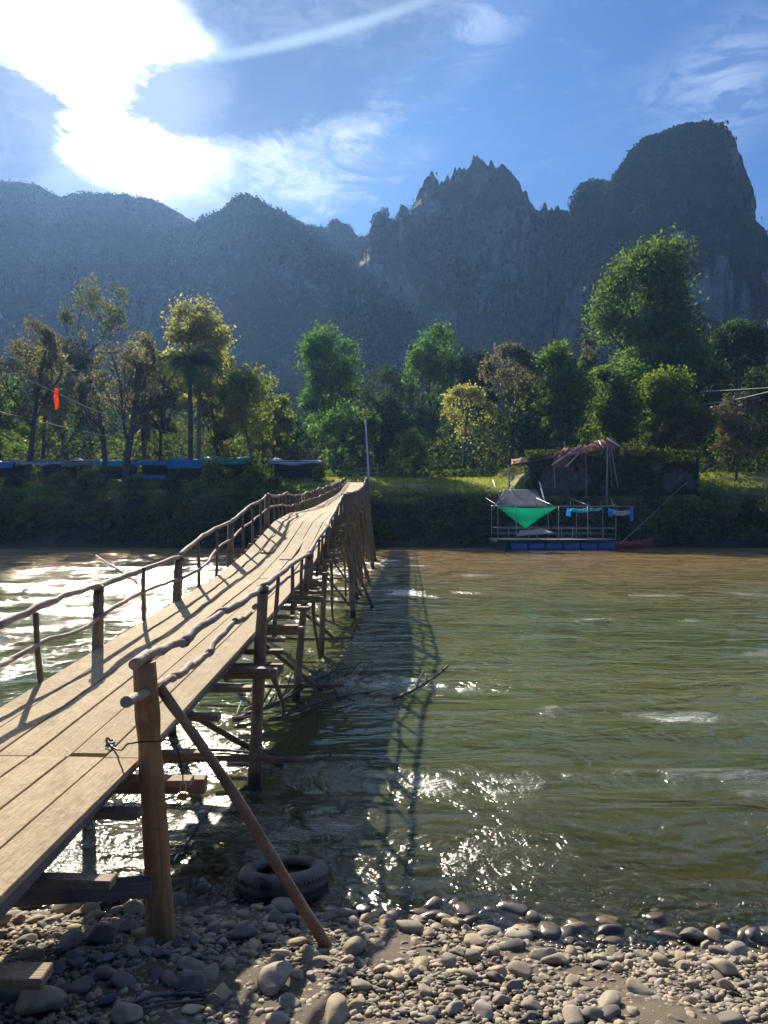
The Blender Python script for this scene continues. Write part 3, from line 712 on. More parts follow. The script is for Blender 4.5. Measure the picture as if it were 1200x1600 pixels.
TG = 'trees on the far bank'
TREES = [
 # name, px, top, width, d, label, mat, crown_bot, kwargs
 ('bare_tree', 35, 500, 130, 66, 'brown half-bare tree at the far left beside the first blue stall roof', 'brown', 700, dict(n=3800, bare=.9, leaf=.24, seed=2, levels=4, kids=(7, 5, 4, 3), trunk_px=40, r0=.3)),
 ('tall_tree', 150, 425, 110, 105, 'tall slender pale tree with two thin bare stems rising into the haze', 'olive', 560, dict(n=2600, bare=.8, leaf=.34, seed=3, trunk_px=146, levels=3, r0=.3)),
 ('green_tree', 110, 528, 110, 88, 'soft green tree behind the brown bare ones, over the grey stall roof', 'olive', 700, dict(n=8000, leaf=.34, seed=4)),
 ('bare_tree', 196, 508, 110, 64, 'grey-brown tree with a forked trunk and fine twigs, right of the tall slender tree', 'brown', 660, dict(n=3000, bare=.9, leaf=.22, seed=5, levels=4, kids=(7, 5, 4, 3), r0=.36, bark='bark')),
 ('bare_tree', 158, 560, 70, 65, 'thin dark leafless-looking tree just left of the forked brown tree', 'brown', 690, dict(n=1500, bare=.9, leaf=.22, seed=25, levels=4, kids=(6, 4, 4, 3), r0=.28, trunk_px=165)),
 ('yellow_tree', 305, 474, 112, 76, 'tall pale yellow tree, the brightest crown above the palm', 'pale', 650, dict(n=8500, leaf=.30, seed=6, clumps=40, bark='barkpale')),
 ('green_tree', 248, 560, 90, 80, 'olive leafy tree between the forked brown tree and the palm', 'olive', 715, dict(n=6500, leaf=.32, seed=26)),
 ('small_tree', 395, 575, 105, 68, 'small yellowish tree with slim pale trunks right of the palm', 'yellow', 705, dict(n=4600, leaf=.25, seed=7, bark='barkpale', bare=.4)),
 ('round_tree', 517, 513, 112, 92, 'dense bright green round-topped tree above the bridge end', 'lush', 720, dict(n=15000, leaf=.30, seed=8, clumps=60, shape='column')),
 ('small_tree', 520, 645, 62, 74, 'small light green tree right in front of the dense round-topped one', 'lush', 738, dict(n=3800, leaf=.22, seed=9)),
 ('dark_tree', 598, 586, 108, 104, 'broad dark blue-green tree behind the white pole', 'dark', 735, dict(n=9000, leaf=.34, seed=10, clumps=40)),
 ('column_tree', 682, 516, 92, 98, 'tall narrow light green tree right of the white pole', 'lush', 705, dict(n=10500, leaf=.32, seed=12, clumps=48, shape='column')),
 ('small_tree', 648, 675, 48, 73, 'small lime green tree at the foot of the tall narrow one', 'lime', 742, dict(n=2200, leaf=.22, seed=13)),
 ('autumn_tree', 728, 606, 100, 76, 'golden yellow autumn tree with bare twigs over the grass bank', 'pale', 725, dict(n=3300, leaf=.24, seed=14, bare=.85, levels=4, kids=(6, 5, 4, 3))),
 ('bare_tree', 795, 545, 112, 76, 'purplish brown tree thinly leaved, right of the golden tree', 'brown', 715, dict(n=5200, leaf=.26, seed=15, bare=.8, levels=4, kids=(7, 5, 4, 3))),
 ('dark_tree', 740, 550, 80, 92, 'dark bluish tree behind the golden and the purplish trees', 'dark', 700, dict(n=5000, leaf=.34, seed=35)),
 ('green_tree', 880, 543, 105, 70, 'mid green glossy tree above the collapsed rusty roof', 'green', 715, dict(n=11000, leaf=.27, seed=16, clumps=44)),
 ('slender_tree', 921, 506, 30, 84, 'slender sprig-like tree poking up left of the giant tree', 'olive', 640, dict(n=1400, leaf=.28, seed=17)),
 ('giant_tree', 1036, 400, 205, 86, 'giant green tree, the tallest on the bank, in front of the rock tower', 'green', 650, dict(n=30000, leaf=.38, seed=18, clumps=110, shape='cone', hollow=.4)),
 ('dark_tree', 1148, 478, 105, 96, 'dark tree right behind the giant green one, near the picture edge', 'dark', 700, dict(n=11000, leaf=.38, seed=19, clumps=50)),
 ('green_tree', 962, 560, 110, 74, 'broad grey-green tree below the left side of the giant tree', 'green', 720, dict(n=9000, leaf=.29, seed=20, clumps=40)),
 ('lime_tree', 1040, 588, 112, 68, 'sunny yellow-green bushy tree in front of the giant tree', 'lime', 700, dict(n=8500, leaf=.25, seed=21, clumps=40)),
 ('olive_tree', 1062, 640, 110, 66, 'drooping grey olive tree leaning over the concrete wall', 'olive', 735, dict(n=6000, leaf=.24, seed=22, bare=.3)),
 ('brown_tree', 1150, 620, 90, 68, 'reddish brown small tree at the right edge beside the two wires', 'brown', 742, dict(n=4200, leaf=.24, seed=23, bare=.5)),
 ('dark_tree', 1205, 560, 110, 82, 'dark tree cut by the right picture edge', 'dark', 740, dict(n=6500, leaf=.34, seed=24)),
 ('dark_tree', -60, 560, 150, 84, 'grey-green tree beyond the left picture edge', 'olive', 720, dict(n=5500, leaf=.34, seed=27)),
 ('pale_tree', 70, 545, 90, 78, 'pale hazy tree between the far left brown tree and the soft green one', 'pale', 715, dict(n=4500, leaf=.30, seed=41, bare=.3)),
 ('pale_tree', 225, 520, 80, 84, 'pale leafy tree directly behind the forked brown tree', 'pale', 700, dict(n=5200, leaf=.32, seed=42, bare=.2)),
 ('olive_tree', 345, 560, 90, 84, 'olive tree between the palm and the small yellowish tree', 'olive', 715, dict(n=6000, leaf=.32, seed=43)),
 ('olive_tree', 430, 622, 70, 76, 'low sunlit olive tree right of the small yellowish tree', 'yellow', 725, dict(n=4200, leaf=.27, seed=44)),
 ('green_tree', 5, 590, 110, 76, 'low green tree behind the far left brown tree', 'green', 725, dict(n=5000, leaf=.3, seed=45)),
 ('green_tree', 560, 640, 70, 92, 'low green tree between the dense round-topped one and the dark broad one', 'green', 735, dict(n=4200, leaf=.3, seed=46)),
 ('green_tree', 835, 590, 80, 80, 'green tree between the purplish brown and the glossy green ones', 'green', 715, dict(n=5200, leaf=.3, seed=47)),
 ('green_tree', 1100, 560, 100, 84, 'green tree filling the gap right of the yellow-green bushy tree', 'green', 735, dict(n=8000, leaf=.33, seed=48)),
 ('dark_tree', 440, 640, 90, 92, 'low dark tree behind the pale-roofed stall', 'dark', 735, dict(n=5000, leaf=.34, seed=28)),
 ('dark_tree', 840, 640, 90, 82, 'low dark tree behind the left end of the rusty roof', 'dark', 720, dict(n=5000, leaf=.32, seed=29)),
]
for (nm, px, ty, wp, d, lab, mt, cb, kw) in TREES:
    tree(nm, px, ty, wp, d, lab, mt, cb, group=TG, **kw)

def palm(px, toppy, d):
    x = (px-600)/F*d; bz = T(x, d)-.1; top = CZ+(800-toppy)/F*d; H = top-bz-2.2
    root = thing('palm_tree', (x, d, bz), 'dark palm with drooping fronds in front of the pale yellow tree', 'palm tree', TG)
    V, Fc = tube_data([(0, 0, 0), (.05, 0, H*.4), (.0, 0, H*.75), (-.05, 0, H)], [.28, .22, .2, .24], 9)
    pyobj('trunk', V, Fc, M['bark'], root, root.location, smooth=True)
    g = random.Random(5)
    for k in range(30):
        az = k*2.399; e0 = g.uniform(-.3, 1.25); L = g.uniform(3.0, 4.0); V = []; Fc = []; p = Vector((-.05, 0, H)); e = e0; tint = []
        n = 13
        for i in range(n):
            dv = Vector((math.cos(az)*math.cos(e), math.sin(az)*math.cos(e), math.sin(e)))
            q = p+dv*L/n; e -= .13+.05*i/n*3*.5
            s = Vector((-math.sin(az), math.cos(az), 0)); wl = .95*math.sin(math.pi*(i+1.2)/(n+1.5))+.08
            o = len(V); V += [p-s*.02, p+s*.02, q+s*.015, q-s*.015]; Fc.append((o, o+1, o+2, o+3))
            for sg in (-1, 1):
                for h in (0, .5):
                    b = p.lerp(q, h); o = len(V)
                    tipv = b+s*sg*wl*.8+dv*.35-Vector((0, 0, wl*.75+g.uniform(0, .1)))
                    V += [b, b+dv*.09, tipv+dv*.02, tipv]; Fc.append((o, o+1, o+2, o+3))
            p = q
        me = mesh_np('frond', np.array([tuple(v) for v in V]), np.array(Fc), False, {'tint': np.full(len(V), g.uniform(.1, .8))})
        link('frond', me, FM['dark'], root, root.location)
palm(297, 528, 67)

# shrubs on top of the left bank
SH = [(20, 752, 90, 62.0, 'low dark shrub at the left edge of the bank top', 'dark'), (95, 748, 90, 61.5, 'pale leafy bush below the grey stall roof', 'olive'),
      (140, 738, 80, 61.3, 'rounded pale green bush under the forked brown tree', 'green'), (215, 752, 80, 61.5, 'low yellowish bush below the blue bench stall', 'olive'),
      (270, 752, 70, 61.5, 'small dark bush left of the tall bank bush', 'dark'), (335, 728, 105, 61.2, 'tall light green bush on the bank beside the green stall roof', 'green'),
      (395, 735, 80, 61.3, 'yellow-green bush at the bank top left of the pale-roofed stall', 'lime'), (430, 752, 60, 61.2, 'low green bush near the bridge railing end', 'green'),
      (60, 790, 90, 58.6, 'mid-height green shrub hanging on the bank face at the far left', 'green'), (165, 785, 110, 58.8, 'wide pale-leaved shrub on the bank face under the forked tree', 'olive'),
      (290, 790, 90, 58.8, 'dim green shrub on the bank face left of the bridge railing', 'green'), (370, 775, 100, 59.2, 'broad shrub on the bank face above the bridge crest', 'green'), (10, 770, 80, 59.4, 'shrub at the left picture edge high on the bank face', 'olive'),
      (640, 790, 60, 58.8, 'shrub on the shaded bank face right of the bridge end', 'dark'), (715, 785, 70, 58.8, 'shrub on the bank face left of the raft', 'dark'), (1110, 775, 110, 59, 'low shrub on the bank right of the mooring rope', 'olive'), (1175, 790, 80, 58.7, 'dark shrub on the bank at the right edge', 'dark'),
      (1010, 775, 60, 59, 'shrub at the right foot of the concrete wall', 'dark'), (500, 728, 26, 64, 'little upright lime plant before the pale-roofed stall', 'lime')]
for i, (px, ty, wp, d, lab, mt) in enumerate(SH):
    tree('bank_bush', px, ty, wp, d, lab, mt, crown_bot=ty+max(wp*.5, 30), n=3400, leaf=.20, seed=60+i, clumps=22, r0=.06, levels=2, kids=(5, 3), group='bushes along the top of the far bank')

def undergrowth():
    g = np.random.default_rng(91)
    def band(n, x0, x1, t0, t1, lift, seedn):
        x = g.uniform(x0, x1, n); t = g.uniform(t0, t1, n); bk = bankline(x); y = bk+t
        z = terrain(x, y); p = np.stack([x*.5, y*.8, z*.8], 1); nn = fbm(p, 4, seed=seedn)
        k = nn > -.32
        h = np.clip(nn+.45, 0, 1.2)
        y2 = y-(g.random(n)**.6)*h*1.1; z2 = z+g.random(n)**.7*lift*h*np.interp(t, [2.0, 3.2], [1, .35])+.02
        return np.stack([x, y2, z2], 1)[k], (nn*.6+.4+g.normal(size=n)*.2)[k]
    C, t = band(125000, -75, 75, -.3, 3.3, 1.5, 5)
    lowk = C[:, 2] > .35+.5*fbm(np.stack([C[:, 0]*.9, C[:, 0]*0, C[:, 0]*0], 1), 3, seed=66); C, t = C[lowk], t[lowk]
    k = ~((C[:, 0] > -3.2) & (C[:, 0] < -1.2) & (C[:, 2] > 4.1))
    k &= ~((C[:, 0] > 12) & (C[:, 0] < 25.5) & (C[:, 2] > 4.0)) & ~((C[:, 0] > 9.0) & (C[:, 0] < 13.0) & (C[:, 2] > 2.9))
    C, t = C[k], t[k]
    t = t*.8+np.clip((C[:, 2]-2.0)/3, 0, .6)  # paler leaf tint higher up: sunlit tops put into the colour
    o = leaf_cloud('undergrowth', C, .30, FM['under'], None, (0, 0, 0), .5, t, 5); tag(o, 'dark tangled undergrowth hanging down the far bank to the water', 'undergrowth', kind='stuff')
    C, t = band(26000, -75, 75, 2.6, 5.2, .9, 15)
    k = ((C[:, 0] < -3.4) | (C[:, 0] > -1.0)) & ~((C[:, 0] > 9) & (C[:, 0] < 26)) & ((C[:, 0] < -3) | (C[:, 0] > 26) | (g.random(len(C)) < .12))
    o = leaf_cloud('bank_top_weeds', C[k], .24, FM['green'], None, (0, 0, 0), .6, t[k]+.15, 6); tag(o, 'sunlit green weeds along the top edge of the far bank', 'weeds', kind='stuff')
    # grass
    n = 60000; x = g.uniform(-45, 60, n); y = g.uniform(59.6, 76, n); z = terrain(x, y)
    nn = fbm(np.stack([x*.3, y*.5, z*0], 1), 3, seed=8)
    k = (nn > -.3) & ~((x > 10.8) & (x < 26.5) & (y < 62.5)) & ~((x > -3) & (x < -1.5) & (y < 64)); x, y, z = x[k], y[k], z[k]; n = len(x); nn = nn[k]
    h = g.uniform(.10, .32, n)*(1+.5*nn); a = g.uniform(0, np.pi, n); w_ = .05
    B = np.stack([x, y, z+.0], 1); s = np.stack([np.cos(a)*w_, np.sin(a)*w_, a*0], 1); tp = B+np.stack([g.normal(size=n)*.08, g.normal(size=n)*.08, h], 1)
    V = np.stack([B-s, B+s, tp], 1).reshape(-1, 3)
    me = mesh_np('grass', V, np.arange(3*n).reshape(-1, 3), False, {'tint': np.repeat(np.clip(.5+nn+g.normal(size=n)*.2, 0, 1), 3)})
    tag(link('grass', me, FM['grass']), 'short sunlit yellow-green grass on the far bank', 'grass', kind='stuff')
    n = 60000; x = g.uniform(-62, 75, n); y = g.uniform(71, 92, n)
    bx = np.interp(x/y, [-.2, -.06, -.02, .0, .03, .1, .2, .5], [1.0, .9, .35, .35, .8, 1.0, 1.2, 1.3])
    hh = (5.4+3.6*fbm(np.stack([x*.16, y*.16, x*0], 1), 4, seed=24)+2*fbm(np.stack([x*.6, y*.6, x*0], 1), 3, seed=15))*bx
    hh = hh*np.where(x < -8, np.clip((y-77)/8, .12, 1), np.where(x < 9, np.clip((y-74)/10, .15, 1), 1))
    z = terrain(x, y)+np.maximum(hh, .3)*(1-g.random(n)**1.7)
    t = .40+fbm(np.stack([x, y, z], 1)*.45, 3, seed=16)*.8+g.normal(size=n)*.18
    o = leaf_cloud('understory', np.stack([x, y, z], 1), .40, FM['under'], None, (0, 0, 0), .5, t, 18); tag(o, 'tangled green shrubs and saplings filling the space between the far bank trees', 'undergrowth', kind='stuff')
    # wood behind the named trees, one mass
    n = 90000; x = g.uniform(-95, 110, n); y = g.uniform(98, 135, n); z0 = terrain(x, y)
    hh = 9+5*fbm(np.stack([x*.07, y*.07, x*0], 1), 4, seed=4)+3*fbm(np.stack([x*.3, y*.3, x*0], 1), 3, seed=14)
    z = z0+hh*(1-g.random(n)**2.0)
    t = .35+fbm(np.stack([x, y, z], 1)*.3, 3, seed=6)*.6+g.normal(size=n)*.2
    o = leaf_cloud('background_wood', np.stack([x, y, z], 1), .62, FM['dark'], None, (0, 0, 0), .5, t, 8); tag(o, 'dark mass of wood behind the riverside trees', 'wood', kind='stuff')
undergrowth()

# ------------------------------------------------------------------ bridge
DP = [(-2.5, -3.06, -1.76, -1.72), (1.2, -2.86, -1.56, -1.60), (2.84, -2.77, -1.473, -1.535), (4.2, -2.70, -1.40, -1.42), (6.66, -2.56, -1.27, -1.25), (9.1, -2.44, -1.15, -1.02), (11.05, -2.45, -1.14, -.93),
      (12.6, -2.45, -1.13, -.77), (14.2, -2.45, -1.12, -.58), (16.35, -2.44, -1.12, -.21), (19, -2.44, -1.12, -.03), (22, -2.45, -1.13, .03), (25, -2.46, -1.14, .12), (30, -2.47, -1.16, .40), (35, -2.47, -1.17, .70),
      (40, -2.46, -1.18, 1.0), (47, -2.62, -1.35, 1.55), (52, -2.74, -1.48, 1.95), (60.5, -2.95, -1.68, 2.42)]
DPa = np.array(DP)
def deck(d):
    return (float(np.interp(d, DPa[:, 0], DPa[:, 1])), float(np.interp(d, DPa[:, 0], DPa[:, 2])), CZ+float(np.interp(d, DPa[:, 0], DPa[:, 3])))
bridge = thing('footbridge', (-2.0, 30, 0), 'long rickety wooden footbridge with branch railings crossing the river', 'bridge')
TH = .035
seams = [-2.2, 4.28, 10.55, 13.1, 16.35, 19.0, 22.4, 26, 30, 34.2, 38, 42.2, 46, 50.1, 54, 57.6, 60.4]
NP = 6
for si in range(len(seams)-1):
    d0, d1 = seams[si]+.006, seams[si+1]-.006
    # cut long boards where the deck changes its slope so that they follow it
    for k in range(NP):
        a = [deck(d) for d in (d0, d1)]
        ja = random.uniform(-.05, .05) if 0 < si else 0; jb = random.uniform(-.05, .05)
        f0, f1 = (k+.5)/NP, (k+.5)/NP
        e0, e1 = d0+(ja if si else 0), d1
        l0, r0_, z0 = deck(e0); l1, r1_, z1 = deck(e1)
        w_ = (r0_-l0)/NP-(.008+random.random()*.009)
        lift = random.uniform(-.003, .004)
        p0 = Vector((l0+(r0_-l0)*f0, e0, z0-TH/2+lift)); p1 = Vector((l1+(r1_-l1)*f1, e1, z1-TH/2+lift+random.uniform(0, .004)))
        o = beam('deck_plank', p0, p1, w_, TH, M['deck'], bridge, bev=.003, warp=.004)
# loose cover plank patches where the deck climbs
for (f, d0, d1) in ((.3, 12.9, 15.2), (.62, 12.2, 14.4)):
    l, r_, z0 = deck(d0); l1, r1_, z1 = deck(d1)
    beam('deck_plank', (l+(r_-l)*f, d0, z0+.02), (l1+(r1_-l1)*f, d1, z1+.02), .2, .025, M['deck'], bridge, bev=.003)
# stringers
for f in (.10, .5, .90):
    for si in range(len(DP)-2):
        if DP[si][0] > 59: break
        d0, d1 = max(DP[si][0], -2.2)+.01, min(DP[si+1][0], 60.2)-.01
        if d0 >= d1: continue
        l0, r0_, z0 = deck(d0); l1, r1_, z1 = deck(d1)
        beam('stringer', (l0+(r0_-l0)*f, d0, z0-TH-.063), (l1+(r1_-l1)*f, d1, z1-TH-.063), .05, .11, M['stringer'], bridge, bev=.004)
# crossbeams
d = 2.75; i = 0; near_d = [3.38, 4.02, 4.36, 4.78, 5.5, 6.15, 6.72, 7.3]
while d < 60:
    l, r_, z = deck(d); thick = i in (3, 7) or (i > 8 and i % 7 == 3)
    a = random.uniform(.10, .30); b = random.uniform(.12, .30)
    if d < 3.6: a = .22
    if i == 2: a = .10
    zz = z-TH-.12-.028+random.uniform(-.012, .0)
    sk = random.uniform(-.05, .05)
    beam('crossbeam', (l-b, d-sk, zz+random.uniform(-.015, .015)), (r_+a, d+sk, zz+random.uniform(-.015, .01)), random.uniform(.075, .11), .042, M['beam'], bridge, bev=.005)
    if thick: beam('crossbeam', (l-b-.05, d+.14, zz-.06), (r_+a+.05, d+.14, zz-.065), .09, .09, M['beam'], bridge, bev=.006)
    d = near_d[i] if i < len(near_d) else d+(random.uniform(.40, .54) if d < 25 else random.uniform(.55, .8)); i += 1

# right side: posts that stand in the river and carry the rail
def zat(d, py): return CZ+(800-py)/F*d
big = stick('corner_post', (-1.262, 4.22, T(-1.26, 4.2)-.25), (-1.356, 4.18, zat(4.2, 1033)), .080, .062, M['bigpost'], bridge, wob=.006, seg=12, sides=18)
big['label'] = 'thick peeled round post at the near end'
RP = [(7.17, 392, 1240, 404, 915, .060), (10.6, 460, 1085, 461, 866, .055), (13.9, 502, 1024, 498, 824, .055), (18.9, 552, 966, 531, 772, .075), (23.2, 558, 935, 546, 770, .08), (28, 563, 912, 553, 768, .08), (34.8, 584, 890, 565, 762, .09), (40.5, 588, 876, 568, 758, .085), (46.5, 585, 868, 570, 754, .085), (52.5, 583, 860, 571, 750, .085), (58.3, 580, 800, 574, 746, .085)]
RAILR = [(4.15, None, 1.872), (4.9, None, 1.86), (5.75, None, 1.915)]
for (d, bx, by, tx, ty, r) in RP:
    xb = (bx-600)/F*d; xt = (tx-600)/F*d; _, rr, dz = deck(d); xt = max(xt, rr+r+.01)
    zt = max(zat(d, ty), dz+.36)
    zb = T(xb, d)-.3
    # the pixel foot is at the water line: carry on down to the bed
    s = (zt-0)/1.0; xbb = xb+(xb-xt)*(0-zb)/max(zt, .5)*.9
    stick('post', (xbb, d+.05, zb), (xt, d, zt), r*1.1, r*.86, M['post'], bridge, wob=.02 if d < 15 else .05, seg=10, sides=12)
    RAILR.append((d, xt, zt-.01))
# left posts
LP = [(6.75, 160, 915), (9.0, 285, 868), (12.2, 361, 815), (15.9, 418, 772), (21.5, 466, 773), (26.8, 492, 765), (32, 508, 761), (37, 520, 757), (43, 530, 753), (49, 537, 749), (55, 541, 746), (59, 543, 745)]
RAILL = [(2.0, -2.95, 1.62), (5.3, -2.75, 1.885)]
for (d, tx, ty) in LP:
    l, _, dz = deck(d); xt = min((tx-600)/F*d, l-.05); zt = max(zat(d, ty), dz+.42)
    stick('post', (xt-.05-.01*d, d+.05, T(xt, d)-.3), (xt, d, zt), .06, .05 if d < 15 else .06, M['post'], bridge, wob=.02, seg=9, sides=12)
    RAILL.append((d, xt, zt-.01))
stick('post', (-2.90, 3.0, T(-2.9, 3.0)-.2), (-2.90, 3.0, 1.75), .06, .05, M['post'], bridge, wob=.02, seg=8, sides=12)
def rail(tab, off, r, side, jit=.03, rj=.12, dup=()):
    """rail in pieces from post to post, each a crooked branch that overlaps the next"""
    for i in range(len(tab)-1):
        (d0, x0, z0), (d1, x1, z1) = tab[i], tab[i+1]
        n = max(3, int((d1-d0)/.9)); pts = []
        for k in range(n+1):
            t = k/n; tt = -.02 if k == 0 else (1.03 if k == n else t)
            e = 0 if k in (0, n) else 1
            pts.append((x0+(x1-x0)*tt+random.uniform(-jit, jit)*e, d0+(d1-d0)*tt, z0+(z1-z0)*tt-off+random.uniform(-jit, jit)*e*1.1))
        path_stick('rail', pts, r, M['rail'], bridge, sides=10 if d0 < 20 else 6, rj=rj*.8, sub=4, wob=.010)
rr_tab = []
for (d, x, z) in RAILR:
    if x is None: x = deck(d)[1]+.045
    rr_tab.append((d, x, z))
rr_tab[0] = (4.02, -1.355, 1.872); rr_tab[1] = (4.9, -1.315, 1.835)
rail(rr_tab, 0, .033, 1, .020)
low = [(d, x-(.10 if d < 20 else .05), z) for (d, x, z) in rr_tab]
low[0] = (3.72, -1.31, 1.80); low[1] = (4.5, -1.36, 1.93)
lowr = [(3.80, -1.32, zat(3.8, 1096)), (4.9, -1.40, zat(4.9, 1060)), (5.75, -1.36, zat(5.75, 1020)), (6.6, -1.33, zat(6.6, 970)), (7.17, -1.30, zat(7.17, 958))]
rail(lowr, 0, .029, 1, .016)
rail([(d, x-.07, z) for (d, x, z) in rr_tab if d > 7], .19, .024, 1, .035)
rail(RAILL, 0, .030, -1, .045)
rail([(d, x+.03, z) for (d, x, z) in RAILL], .27, .022, -1, .05)
# balusters
def balusters(tab, side, step_a, step_b):
    ds = [t[0] for t in tab]; xs = [t[1] for t in tab]; zs = [t[2] for t in tab]
    d = 4.9 if side > 0 else 3.6
    while d < 59.5:
        step = step_a if d < 15.5 else step_b
        if min(abs(d-q) for q in ds if q > 4) > (.3 if d < 16 else .25):
            x = float(np.interp(d, ds, xs)); z = float(np.interp(d, ds, zs)); l, r_, dz = deck(d)
            xb = (r_+.03) if side > 0 else (l-.03)
            bot = dz-random.uniform(.18, .26) if d < 20 else dz-random.uniform(.3, .7)
            lean = random.uniform(-.08, .08)
            stick('baluster', (xb+random.uniform(0, .03)*side, d+lean, bot), (x+random.uniform(-.01, .02), d, z+random.uniform(-.01, .05)), .026 if d < 20 else .034, .021 if d < 20 else .028, M['slim'], bridge, wob=.012, seg=5, sides=7)
        d += step*random.uniform(.85, 1.15)
balusters(rr_tab, 1, .95, .62)
balusters(RAILL, -1, 1.05, .75)
# wire lashings where rails meet the posts, nail heads along the joists
def lashing(p, rad, turns=3):
    pts = []
    for k in range(turns*10+1):
        a = 2*math.pi*k/10; pts.append((rad*math.cos(a), rad*math.sin(a)*1.15, .012*k/10-.02+.02*math.sin(a)))
    V, Fc = tube_data(pts, .0035, 4); pyobj('lashing', V, Fc, M['cable'], bridge, p, smooth=True)
for (d, x, z) in rr_tab[3:7]: lashing((x, d, z-.03), .068)
for (d, x, z) in RAILL[2:7]: lashing((x, d, z-.03), .06)
def nails():
    V = []; Fc = []
    for d in near_d+[8.0+.47*k for k in range(12)]:
        l, r_, z = deck(d)
        for k in range(NP):
            for e in (.25, .75):
                x = l+(r_-l)*(k+e+random.uniform(-.06, .06))/NP; y = d+random.uniform(-.03, .03); o = len(V); zz = deck(y)[2]+.0055
                for q in range(6): V.append((x+.0055*math.cos(q*1.047), y+.0055*math.sin(q*1.047), zz))
                V.append((x, y, zz+.001)); Fc += [(o+q, o+(q+1) % 6, o+6) for q in range(6)]
    o = pyobj('nail_heads', [Vector(v)-bridge.location for v in V], Fc, M['cable'], bridge, bridge.location); o['kind'] = 'stuff'
nails()
# diagonal prop at the near corner
pr = stick('prop', (-.255, 4.235, T(-.255, 4.235)-.10), (-1.30, 4.27, zat(4.27, 1072)), .034, .028, M['brace'], bridge, wob=.020, seg=16, sides=12)
pr['label'] = 'reddish round pole propping the near corner post'
# lower braces and ties under the deck
for (d, *_r) in RP:
    l, r_, dz = deck(d); h = dz-.25
    if d < 58:
        zt = random.uniform(.18, .4)
        stick('tie_pole', (l-.25, d+.08, zt+random.uniform(-.1, .1)), (r_+.55, d+.02, zt), .032, .028, M['slim'], bridge, wob=.03)
        stick('brace', (l-.1, d+.1, h-.1), (r_+.25, d+.12, zt-.1), .033, .028, M['slim'], bridge, wob=.03)
        stick('brace', (r_+.12, d+.1, h-.05), (r_+.05, d+random.uniform(1.3, 2.0), zt), .03, .026, M['slim'], bridge, wob=.03)
        if d > 17:
            for q in range(2):
                stick('brace', (r_+.1, d-random.uniform(.3, 1.2), h-random.uniform(.0, .4)), (r_+random.uniform(.2, .8), d+random.uniform(.8, 2.6), random.uniform(-.4, .4)), .05, .045, M['post'], bridge, wob=.05)
            stick('brace', (l-.1, d-.6, h-.3), (r_+.3, d+.8, h-.75), .04, .035, M['post'], bridge, wob=.05)
        beam('crossbeam', (l-.2, d-.075, dz-TH-.26), (r_+.28, d-.085, dz-TH-.26), .08, .085, M['beam'], bridge, bev=.006)
for k in range(9):       # slack poles gathered along the far span
    d0 = 20+k*4.0; _, r_, dz = deck(d0); stick('brace', (r_+.12, d0, dz-.32), (r_+.2, d0+3.8, deck(d0+3.8)[2]-.5), .045, .04, M['post'], bridge, wob=.06)
# near bank timbers under the deck
beam('sleeper', (-2.75, 3.9, .62), (-1.30, 4.15, .60), .09, .09, M['stringer'], bridge, bev=.006)
stick('post', (-1.62, 5.1, -.2), (-1.58, 5.05, 1.1), .05, .05, M['post'], bridge, wob=.01)
stick('post', (-2.62, 4.3, -.1), (-2.62, 4.3, 1.1), .05, .05, M['post'], bridge, wob=.01)

# cable and padlock on the corner post
def padlock():
    cab = [(-1.66, 4.45, deck(4.45)[2]+.012), (-1.58, 4.35, deck(4.3)[2]+.02), (-1.50, 4.22, deck(4.2)[2]+.06), (-1.42, 4.10, 1.415), (-1.345, 4.085, 1.43), (-1.26, 4.10, 1.425), (-1.215, 4.2, 1.40), (-1.165, 4.20, 1.32), (-1.145, 4.19, 1.24), (-1.14, 4.19, 1.175)]
    c = path_stick('cable', cab, .0055, M['cable'], None, sides=6, rj=.05, wob=.004); tag(c, 'thin black cable looped round the peeled corner post', 'cable')
    c.location = c.location
    k = path_stick('cable_twist', [(-1.70, 4.52, deck(4.5)[2]+.01), (-1.67, 4.47, deck(4.5)[2]+.035), (-1.64, 4.50, deck(4.5)[2]+.012), (-1.62, 4.42, deck(4.4)[2]+.03), (-1.66, 4.40, deck(4.4)[2]+.01)], .006, M['cable'], c, sides=6)
    k.location = k.location  # parent without rotation at cab[0]
    r = thing('padlock', (-1.14, 4.19, 1.09), 'small brass padlock hanging from a black cable by the corner post', 'padlock')
    bm = bmesh.new(); bmesh.ops.create_cube(bm, size=1); bmesh.ops.scale(bm, vec=(.052, .024, .042), verts=bm.verts); bmesh.ops.bevel(bm, geom=list(bm.edges), offset=.006, segments=2, affect='EDGES')
    me = bpy.data.meshes.new('lock_body'); bm.to_mesh(me); bm.free(); link('lock_body', me, M['brass'], r, r.location)
    V, Fc = tube_data([(-.017, 0, .015), (-.017, 0, .06), (-.010, 0, .078), (0, 0, .085), (.010, 0, .078), (.017, 0, .06), (.017, 0, .015)], .0042, 7)
    pyobj('shackle', V, Fc, M['steel'], r, r.location, smooth=True)
padlock()

